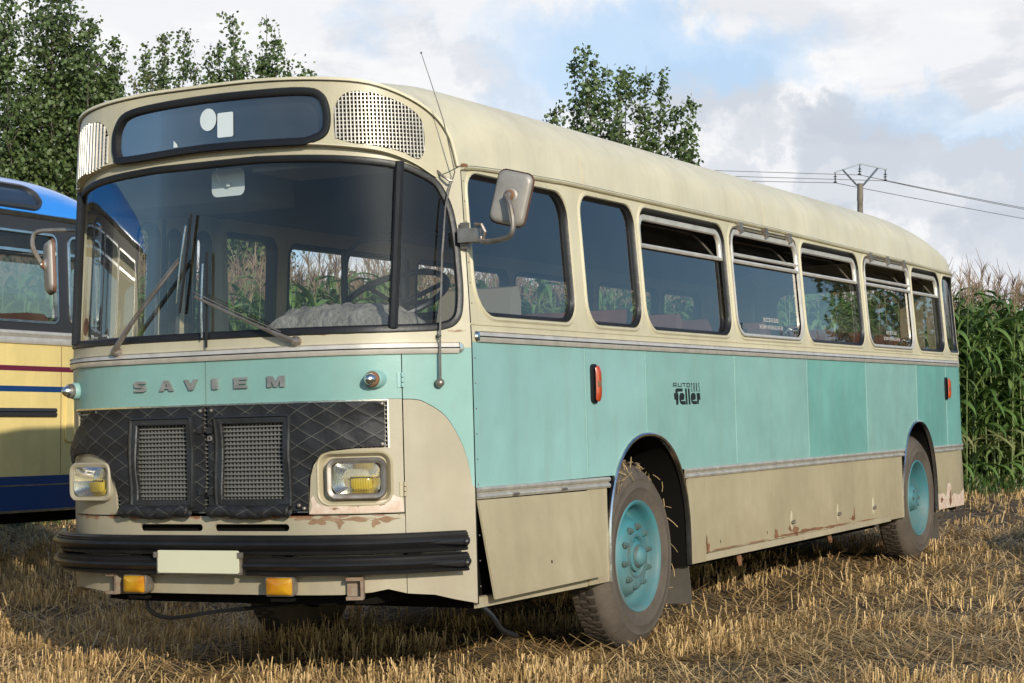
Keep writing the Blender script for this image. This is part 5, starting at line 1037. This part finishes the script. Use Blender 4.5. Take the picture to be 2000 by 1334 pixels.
# the crop turns and runs on to the right of the picture, where the side windows look at it
for row in range(5):
    for i in range(95):
        f = i/95; x = 21.0-5.5*f+row*.6+random.gauss(0, .04); y = -.8-14*f+random.gauss(0, .04); rest.append((x, y, random.uniform(.95, 1.1), random.random()*6.28, i % 5))
def arr(me):
    v = np.zeros(len(me.vertices)*3, np.float32); me.vertices.foreach_get('co', v); f = np.zeros(len(me.loops), np.int32); me.loops.foreach_get('vertex_index', f); return v.reshape(-1, 3), f.reshape(-1, 4)
A_ = [[arr(me) for me in p] for p in protos]; VL_, FL, MI = [], [], []; off = 0
for x, y, s_, rz, k in rest:
    c, s = cos(rz)*s_, sin(rz)*s_
    for j in range(3):
        v, f = A_[k][j]; w = np.stack([v[:, 0]*c-v[:, 1]*s+x, v[:, 0]*s+v[:, 1]*c+y, v[:, 2]*s_+float(gh(x, y))], -1); VL_.append(w); FL.append(f+off); MI.append(np.full(len(f), j, np.int32)); off += len(v)
me = npmesh('maize_crop', np.concatenate(VL_), np.concatenate(FL))
for m in (CL, CST, CT): me.materials.append(m)
me.polygons.foreach_set('material_index', np.concatenate(MI)); o = bpy.data.objects.new('maize_crop', me); col.objects.link(o); tag(o, 'dense maize crop standing behind its front rows', 'maize crop', kind='stuff')
# green weeds and grass at the foot of the maize
n = 26000; t = rng.uniform(-16, 17, n); d = rng.normal(-.35, .35, n); x = E0.x+ED.x*t+EN.x*d; y = E0.y+ED.y*t+EN.y*d; z = gh(x, y); az = rng.random(n)*2*pi; h = rng.uniform(.05, .26, n)*np.clip(1.2-np.abs(d+.2), .3, 1.2); w = rng.uniform(.006, .016, n); ln = h*rng.uniform(.2, .9, n)
px, py = -np.sin(az)*w, np.cos(az)*w; V = np.stack([np.stack([x-px, y-py, z], -1), np.stack([x+px, y+py, z], -1), np.stack([x+px+np.cos(az)*ln*.5, y+py+np.sin(az)*ln*.5, z+h*.7], -1), np.stack([x+np.cos(az)*ln, y+np.sin(az)*ln, z+h], -1)], 1)
WM = leafy_mat('weed_green', [(0, (.045, .09, .018)), (.6, (.08, .14, .03)), (1, (.22, .19, .07))]); o = link('weeds', npmesh('weeds', V.reshape(-1, 3), np.arange(n*4).reshape(-1, 4)), WM, smooth=False); tag(o, 'low green weeds along the foot of the maize', 'weeds', kind='stuff')

# ---- trees
LEAFM = leafy_mat('poplar_leaf', [(0, (.05, .078, .022)), (.5, (.105, .155, .045)), (.88, (.17, .235, .08)), (1, (.27, .31, .15))], .4, .5); LEAF2 = leafy_mat('yellowing_leaf', [(0, (.05, .075, .018)), (.6, (.10, .12, .03)), (1, (.20, .19, .06))], .3, .5); BARK = mat('bark', (.12, .10, .075), .9, c2=(.06, .05, .038), vscale=8, bump=.5)
def tree(name, label, base, leaders, seed, leafsize=.12, dens_=1., lm=LEAFM, trunk_r=.16, group=None, twig=1.):
    """base: foot of the trunk; leaders: (dx, dy, top height, foot height, spread) of each upright limb"""
    r = np.random.default_rng(seed); rr = random.Random(seed); root = empty(name, loc=base); tag(root, label, 'tree', group)
    hmax = max(l[2] for l in leaders); bark = MB(); bark.tube([(0, 0, -.3), (0, 0, hmax*.3), (.05, .04, hmax*.62), (.0, .0, hmax*.85)], [trunk_r, trunk_r*.8, trunk_r*.45, trunk_r*.15], 8)
    P = []
    for dx, dy, ht, h0, sp in leaders:
        a = Vector((0, 0, h0)); b = Vector((dx, dy, ht)); mid = Vector((dx*.72, dy*.72, h0+(ht-h0)*.42)); pts = [a, mid.lerp(a, .5)+Vector((0, 0, -.05*ht*.1)), mid, mid.lerp(b, .5)+Vector((rr.gauss(0, .06), rr.gauss(0, .06), 0)), b]
        bark.tube(pts, [trunk_r*.35, trunk_r*.28, trunk_r*.2, trunk_r*.11, .006], 5)
        ln = (b-a).length; nt = int(ln*14*dens_)
        for k in range(nt):
            t = rr.uniform(.12, 1.); i = min(3, int(t*4)); p = pts[i].lerp(pts[i+1], t*4-i); az = rr.random()*6.28; reach = sp*(1.02-t)**.55*(rr.uniform(.35, 1.1) if rr.random() < .85 else rr.uniform(1.2, 1.7))*twig+.08; el = rr.uniform(.2, 1.1); q = p+Vector((cos(az)*cos(el), sin(az)*cos(el), sin(el)))*reach
            if rr.random() < .5: bark.tube([p, p.lerp(q, .5)+Vector((0, 0, -.03*reach)), q], [.018, .012, .004], 3, caps=False)
            m = int(12+reach*15); u = r.random((m, 1))**.75; cl = np.array(p)+(np.array(q)-np.array(p))*u+r.normal(0, .085+.05*min(reach, 1.), (m, 3)); P.append(cl)
    P = np.concatenate(P); n = len(P); s = leafsize*r.uniform(.55, 1.15, n)[:, None]
    a1 = r.normal(0, 1, (n, 3)); a1[:, 2] -= .5; a1 /= np.linalg.norm(a1, axis=1)[:, None]; a2 = np.cross(a1, r.normal(0, 1, (n, 3))); a2 /= np.linalg.norm(a2, axis=1)[:, None]; a3 = np.cross(a1, a2)
    V = np.stack([P, P+a1*s*.45+a2*s*.40, P+a1*s, P+a1*s*.45-a2*s*.40+a3*s*.10], 1)
    bark.build('trunk', BARK, root); c = link('crown', npmesh('crown', V.reshape(-1, 3), np.arange(n*4).reshape(-1, 4)), lm, root, smooth=False); return root
PX = 3744.26; HY = 667+PX*math.tan(PITCH)
def leaders_at(dep, x0, tips, r_):
    """tips: (lateral picture column, height row, spread) -> limbs around a trunk standing at column x0"""
    out = []
    for (x, y, sp, foot) in tips:
        lat = (x-x0)/PX*dep; h = CAM.z+(HY-y)/PX*dep-base_z; dd = r_.gauss(0, .45); out.append((RT.x*lat+FD.x*dd, RT.y*lat+FD.y*dd, h, foot*h, sp))
    return out
TR = [
 ('broad_tree', 'largest tree, tall dark poplar rising above the blue coach', 52, 95, [(110, -90, 1.5, .1), (150, -60, 1.3, .15), (60, -40, 1.3, .12), (30, 5, 1.3, .1), (-30, 30, 1.4, .1), (195, 55, 1.0, .15), (222, 70, .8, .2), (232, 105, .7, .18), (236, 180, .7, .15), (238, 270, .6, .05), (0, 80, 1.3, .08), (-60, 90, 1.3, .08), (130, 60, 1.3, .1), (90, 40, 1.3, .1), (180, 150, 1.1, .1), (60, 140, 1.2, .05), (20, 180, 1.2, .05), (150, 230, 1.1, .03), (205, 300, .9, .0), (100, 300, 1.1, .0), (30, 300, 1.2, 0), (-40, 200, 1.2, .03), (120, 150, 1.3, .05), (215, 150, 1.1, .1), (222, 220, 1.1, .05), (170, 60, 1.4, .1), (90, -20, 1.5, .1), (190, 110, 1.3, .1)], .15, .85, LEAFM),
 ('young_tree', 'small sparse tree with yellowing lower leaves between the big poplar and the roof', 50, 320, [(354, 58, .42, .2), (330, 78, .38, .2), (284, 92, .34, .2), (378, 128, .32, .3), (300, 120, .36, .2), (340, 150, .55, .1), (315, 170, .55, .1), (270, 190, .5, .05), (365, 190, .45, .2)], .12, .95, LEAFM),
 ('shrubby_tree', 'low yellow green bush behind the roof of the bus next to the big poplar', 46, 290, [(262, 150, .3, .3), (285, 140, .35, .3), (310, 165, .35, .3), (270, 215, .4, .2), (300, 220, .45, .2)], .09, 1.1, LEAF2),
 ('twin_topped_tree', 'dark young poplar with two pointed tops above the destination sign', 48, 490, [(447, 26, .36, .25), (440, 60, .4, .2), (512, 14, .38, .2), (528, 40, .35, .2), (418, 76, .34, .2), (402, 95, .32, .3), (592, 124, .32, .25), (560, 118, .40, .2), (480, 95, .55, .15), (545, 95, .42, .2), (460, 120, .6, .1), (510, 110, .55, .1), (425, 130, .4, .1)], .125, .72, LEAFM),
 ('spreading_tree', 'spreading dark poplar rising behind the middle of the long roof', 47, 1215, [(1138, 94, .34, .2), (1122, 120, .36, .2), (1160, 104, .36, .2), (1190, 110, .36, .2), (1228, 128, .32, .2), (1264, 124, .30, .2), (1296, 142, .36, .2), (1086, 200, .34, .15), (1074, 232, .30, .15), (1355, 192, .28, .15), (1358, 245, .26, .1), (1325, 205, .34, .15), (1350, 292, .26, .05), (1210, 150, .55, .1), (1170, 160, .6, .1), (1250, 180, .55, .1), (1120, 200, .5, .1), (1280, 215, .5, .1), (1200, 215, .55, .05), (1150, 240, .5, .0), (1330, 270, .35, .05), (1100, 255, .35, 0)], .13, .66, LEAFM)]
for i, (nm, lb_, dep, x0, tips, ls, dn, lm) in enumerate(TR):
    if i == 0: tips = [(x-10, y, sp*1.35, f) for x, y, sp, f in tips]
    if i > 2: tips = [(x, y, sp*1.3, f) for x, y, sp, f in tips]
    b_ = at(dep, (x0-1000)/PX*dep); base_z = b_.z; tree(nm, lb_, b_, leaders_at(dep, x0, tips, random.Random(i+5)), i+20, ls, dn, lm)
for i, (x, y, lb_) in enumerate(((27.5, -6., 'leafy tree beyond the maize, seen only mirrored in the bus windows'), (26., -14., 'second leafy tree seen only mirrored, out of frame to the right'))):
    rr = random.Random(i+40); L_ = [(rr.gauss(0, .9), rr.gauss(0, .9), rr.uniform(4.4, 6.2), .6, .9) for k in range(9)]; tree('leafy_tree', lb_, Vector((x, y, float(gh(x, y)))), L_, 90+i, .15, .7, LEAFM)
# hedge of trees far behind the maize on the left, seen through the bus
HEDGE = ((58, 250, 5.6, 'round leafy tree far behind the maize, seen past the folding door'), (60, 400, 5.8, 'round leafy tree far behind the maize, left of the middle windscreen view'), (62, 540, 5.8, 'round leafy tree far behind the maize, seen through the centre of the windscreen'),
         (57, -60, 9., 'tall leafy tree behind the blue coach at the left edge'), (60, 670, 5.8, 'leafy tree far behind the maize, seen above the steering wheel'), (61, 800, 5.7, 'leafy tree far behind the maize, seen beside the windscreen divider'),
         (60, 930, 5.6, 'leafy tree far behind the maize, seen through the driver side window'), (62, 1070, 5.5, 'leafy tree far behind the maize, seen through the narrow second window'), (60, 1210, 5.3, 'leafy tree far behind the maize, seen through the third side window'))
for i, (dep, x, h, lb_) in enumerate(HEDGE):
    b_ = at(dep, (x-1000)/PX*dep); rr = random.Random(i); L_ = [(rr.gauss(0, 1.), rr.gauss(0, 1.), h*rr.uniform(.7, 1), h*.05, 1.1) for k in range(9)]
    tree('hedge_tree', lb_, b_, L_, 60+i, .17, .7, LEAFM)

# ---- electricity pole and lines
dep = 86; pb = at(dep, (1683-1000)/PX*dep); PW = lambda x, y, d=dep: CAM+FD*d+RT*((x-1000)/PX*d)+Vector((0, 0, (HY-y)/PX*d))
pole = empty('electricity_pole', loc=pb); tag(pole, 'electricity pole with a forked steel top behind the rear of the bus', 'pole'); lo = lambda p: p-pb
q = MB(); q.tube([Vector((0, 0, -.5)), lo(PW(1682.5, 392)), lo(PW(1682.5, 390)), lo(PW(1683, 357))], [.20, .125, .14, .13], 12); q.build('post', mat('grey_concrete', (.20, .17, .13), .8, c2=(.11, .09, .07), vscale=3), pole)
q = MB(); q.tube([lo(PW(1632, 335)), lo(PW(1683, 317.5))], .045, 4); q.tube([lo(PW(1683, 317.5)), lo(PW(1736, 329))], .045, 4); q.build('crossarm', mat('galvanised_steel', (.16, .18, .20), .5, .6), pole)
for a, b in (((1648, 329), (1677, 361)), ((1718, 326), (1688, 361))): q = MB(); q.tube([lo(PW(*a)), lo(PW(*b))], .05, 4); q.build('brace', bpy.data.materials['galvanised_steel'], pole)
INS = [((1634, 334), (1634, 355.6)), ((1682.5, 319), (1682, 340)), ((1732.5, 329), (1732, 351.5))]
for (a, b) in INS:
    A0, B0 = lo(PW(*a)), lo(PW(*b)); h = (A0-B0).length; q = MB(); q.lathe([(.03, 0), (.09, .02), (.09, .05), (.03, .07), (.03, .30*h), (.10, .33*h), (.03, .40*h), (.03, .52*h), (.10, .55*h), (.03, .62*h), (.025, h)], B0, A0-B0, 8); q.build('insulator', mat('dark_glass_insulator', (.03, .035, .03), .3), pole)
LM_ = mat('line_wire', (.10, .09, .08), .6)
for k, (nm, yl, yr, dr) in enumerate((('lowest power line on the left pole arm', 308, 422, 97), ('middle power line hanging from the centre insulator', 275, 401, 99), ('outer power line hanging from the right hand insulator', 287, 403.5, 99))):
    pI = PW(*INS[k][1]); dl = 75.8; Lp = PW(0, yl, dl); Rp = PW(2000, yr, dr); Le = pI+(Lp-pI)*1.7; Re = pI+(Rp-pI)*2.2; pts = []
    for a, b, sg in ((Le, pI, .5), (pI, Re, .35)):
        for t in np.linspace(0, 1, 24): p = a.lerp(b, t); pts.append(p-Vector((0, 0, 4*sg*.25*t*(1-t))))
    q = MB(); q.tube(pts[:24]+pts[25:], .016, 4, caps=False); o = q.build('power_line', LM_, None); tag(o, nm, 'power line', 'power lines on the pole')

# ---- blue and yellow coach parked alongside
CM = dict(blue=mat('coach_blue_paint', (.035, .24, .70), .22, coat=.5, var=.04), navy=mat('coach_dark_blue_paint', (.008, .045, .155), .35, coat=.3, var=.08), yel=paint('coach_yellow_paint', (.77, .60, .235)), burg=mat('coach_burgundy', (.13, .012, .035), .5), cgrey=mat('coach_dark_grey', (.03, .03, .032), .45), tint=glass_mat('coach_glass', (.80, .86, .84), .02, .0))
def coach(loc, rz, label, L0=-5.2, L1=4.75, hatchx=4.05):
    """local frame: x along, y = 0 the side facing the turquoise bus, z from the ground"""
    r = empty('touring_coach', loc=loc); r.rotation_euler = (0, 0, rz); tag(r, label, 'coach')
    WD = 2.45
    def S(u, z, d=0.):
        e = .25; a = max(0, u-(L1-e)); b = max(0, (L0+e)-u); t = max(0, z-2.05)*.05
        return (u, t+.5*(a*a+b*b)/e*.8-d, z)
    def part(nm, mb, m, par=r): return mb.build(nm, m, par)
    def band(nm, z0, z1, m, d=0., th=.02): q = MB(); sheet(q, [(L0, z0), (L1, z0), (L1, z1), (L0, z1)], [], S, .5, th, d); return part(nm, q, m)
    band('side_panel', .93, 1.99, CM['yel']); band('blue_skirt', .66, .93, CM['navy']); band('skirt_edge', .64, .66, M['chrome'], .006); band('pinstripe', .852, .862, M['chrome'], .004, .003)
    band('burgundy_stripe', 1.772, 1.812, CM['burg'], .003, .002); band('blue_stripe', 1.605, 1.650, CM['navy'], .003, .002)
    for xj in (hatchx-.03, hatchx-2.0, hatchx-3.9):
        q = MB(); loft(q, [(xj, .94), (xj, 1.98)], [(-.004, -.001), (-.003, .0015), (.003, .0015), (.004, -.001)], S, False, step=.6); part('panel_joint', q, M['rust'])
    q = MB(); loft(q, [(L0+.1, 1.44), (hatchx-.10, 1.44)], [(-.035, 0), (-.033, .022), (-.012, .026), (.0, .012), (.01, .026), (.033, .018), (.035, 0)], S, False, step=.4); part('rubbing_rail', q, CM['cgrey'])
    q = MB(); loft(q, [(L0, 2.04), (L1, 2.04)], [(-.055, 0), (-.05, .016), (-.03, .02), (.0, .010), (.03, .022), (.05, .016), (.055, 0)], S, False, step=.4); part('belt_trim', q, M['trim'])
    wins = []; x = L1-.22
    edges = [(hatchx+.08, L1-.2)]; xx = hatchx-.06
    while xx-1.35 > L0: edges.append((xx-1.30, xx)); xx -= 1.42
    hs = [rrect(a, b, 2.16, 2.90, .07) for a, b in edges]
    part('window_band', sheet(MB(), [(L0, 2.0), (L1, 2.0), (L1, 3.04), (L0, 3.04)], hs, S, .35, .05), CM['cgrey'])
    for h, (a, b) in zip(hs, edges):
        q = MB(); loft(q, h, [(-.004, 0), (.0, .01), (.018, .01), (.022, -.02)], S, step=.1); loft(q, [(a+.01, 2.74), (b-.01, 2.74)], [(-.012, -.01), (-.012, .008), (.012, .008), (.012, -.01)], S, False, step=.3); w = part('window_frame', q, M['chrome']); part('pane', sheet(MB(), inset_poly(h, .01), [], S, .4, 0, -.02), CM['tint'], w)
        q = MB(); loft(q, [(a+.02, 2.70), (b-.02, 2.70)], [(-.008, -.01), (-.008, .006), (.008, .006), (.008, -.01)], S, False, step=.3); part('slide_rail', q, M['rubber'], w)
    # far side wall with windows, ends, roof
    hs2 = [rrect(a, b, 2.14, 2.92, .07) for a, b in edges]; T2 = lambda u, z, d=0.: (S(u, z)[0], WD-S(u, z)[1]+d, z)
    part('far_side', sheet(MB(), [(L0, .66), (L1, .66), (L1, 3.04), (L0, 3.04)], hs2, T2, .5, .04), CM['yel'])
    for X, nm in ((L0, 'end_wall'), (L1, 'end_wall')):
        q = MB(); sheet(q, [(.18, .7), (WD-.18, .7), (WD-.18, 3.05), (.18, 3.05)], [rrect(.35, WD-.35, 2.05, 2.85, .15)], lambda y, z, d, X=X: (X+d, y, z), .5, .04); part(nm, q, CM['yel']); q = MB(); sheet(q, rrect(.34, WD-.34, 2.04, 2.86, .15), [], lambda y, z, d, X=X: (X+d, y, z), .5, 0, .0); part('end_window', q, CM['tint'])
    sec = [(.045, 3.03), (.06, 3.10), (.13, 3.21), (.27, 3.31), (.50, 3.385), (.85, 3.43), (WD/2, 3.44)]; sec = curve_pts(sec, 4); sec = sec+[(WD-y, z) for y, z in sec[-2::-1]]; rows_ = list(np.linspace(L0, L0+.9, 8))+list(np.linspace(L0+1.3, L1-1.3, 10))+list(np.linspace(L1-.9, L1+.02, 10)); v = []
    for X in rows_:
        e = max(0, (X-(L1-.9))/.92, ((L0+.9)-X)/.9); hf = sqrt(max(0, 1-e**2.6)); inn = .5*max(0, (X-(L1-.25)), (L0+.25)-X)**2/.25*.8
        for y, z in sec: v.append((X, WD/2+(y-WD/2)*(1-2*inn/WD), 3.03+(z-3.03)*max(hf, .25)))
    k = len(sec); part('roof', MB().add(v, [(i*k+j, (i+1)*k+j, (i+1)*k+j+1, i*k+j+1) for i in range(len(rows_)-1) for j in range(k-1)]), CM['blue'])
    q = MB(); loft(q, [(L0, 3.035), (L1, 3.035)], [(-.03, 0), (-.02, .02), (.01, .03), (.02, .01)], S, False, step=.4); part('gutter', q, M['chrome'])
    # long oval roof light above the windows
    def RS(u, t, d=0.):
        y = np.interp(t, [0, .1, .2, .32, .5], [.05, .085, .15, .26, .48]); z = np.interp(t, [0, .1, .2, .32, .5], [3.06, 3.15, 3.23, 3.305, 3.38]); return (u, float(y)-d*.85, float(z)+d*.55)
    ov = rrect(hatchx-2.6, hatchx-.22, .02, .27, (.03, .11, .12, .03)); q = MB(); loft(q, ov, [(-.012, 0), (-.01, .03), (.02, .034), (.03, .006)], RS, step=.06); w = part('roof_window', q, CM['cgrey']); part('pane', sheet(MB(), inset_poly(ov, .01), [], RS, .12, 0, .010), mat('tinted_roof_glass', (.02, .03, .045), .08, coat=1.), w)
    # ribbed service flap, wheels, seats, floor
    q = MB(); sheet(q, rrect(hatchx+.02, hatchx+.42, 1.20, 1.585, .03), [], S, .1, .012, .016); fl = part('service_flap', q, CM['yel'])
    q = MB()
    for i in range(6): loft(q, [(hatchx+.12+i*.05, 1.26), (hatchx+.12+i*.05, 1.53)], [(-.010, .015), (-.006, .024), (.006, .024), (.010, .015)], S, False, step=.3)
    part('rib', q, CM['yel'], fl); q = MB(); sheet(q, rrect(hatchx+.10, hatchx+.26, 1.08, 1.16, .02), [], S, .1, .01, .008); part('step_recess', q, CM['yel'], fl); q = MB(); q.box((hatchx+.13, -.012, 1.10), (hatchx+.22, -.002, 1.13)); part('latch', q, M['rust'], fl)
    q = MB(); q.box((L0+.1, .1, .55), (L1-.1, WD-.1, .95)); part('floor_pan', q, M['dark']); q = MB(); q.box((L0+.1, .06, 3.0), (L1-.1, WD-.06, 3.03)); part('ceiling', q, M['ceil'])
    for X in (L0+2.4, L1-2.3):
        for y, s_ in ((.06, -1), (WD-.06, 1)):
            q = MB(); q.lathe([(0, .02), (.26, .02), (.29, .0), (.46, .02), (.52, -.04), (.52, -.22), (.3, -.26)], (X, y, .52), (0, s_, 0), 32); part('wheel', q, M['tyre'])
    cs2 = mat('grey_head_rest', (.20, .20, .20), .6) if 'grey_head_rest' not in bpy.data.materials else bpy.data.materials['grey_head_rest']; cd = M['seat'] 
    n = 0; xx = L1-.9
    while xx > L0+.6:
        for y in (.15, WD-1.05):
            q = MB(); pr = rrect(0, .9, 1.55, 2.38 if n % 3 == 1 else 2.26, .1, 4); m_ = len(pr); q.add([(xx+.05*(z-1.55), y+a, z) for a, z in pr]+[(xx+.16+.05*(z-1.55), y+a, z) for a, z in pr], [tuple(range(m_)), tuple(range(2*m_-1, m_-1, -1))]+[(i, (i+1) % m_, m_+(i+1) % m_, m_+i) for i in range(m_)]); part('seat', q, cs2 if n % 3 == 1 else cd)
        xx -= .80; n += 1
    return r
c1 = coach((0, 6., 0), 0, 'blue roofed yellow coach with dark blue skirt parked behind the turquoise bus')
# a second coach of the same fleet stands just outside the frame on the near side: it shows in the bus windows
def dup(o, parent=None):
    c = o.copy(); col.objects.link(c); c.parent = parent
    for ch in list(o.children): dup(ch, c)
    return c
c2 = dup(c1); c2.rotation_euler = (0, 0, pi); c2.location = (8.0, -6.7, .0); c2['label'] = 'yellow and blue coach standing opposite, out of the picture to the right'
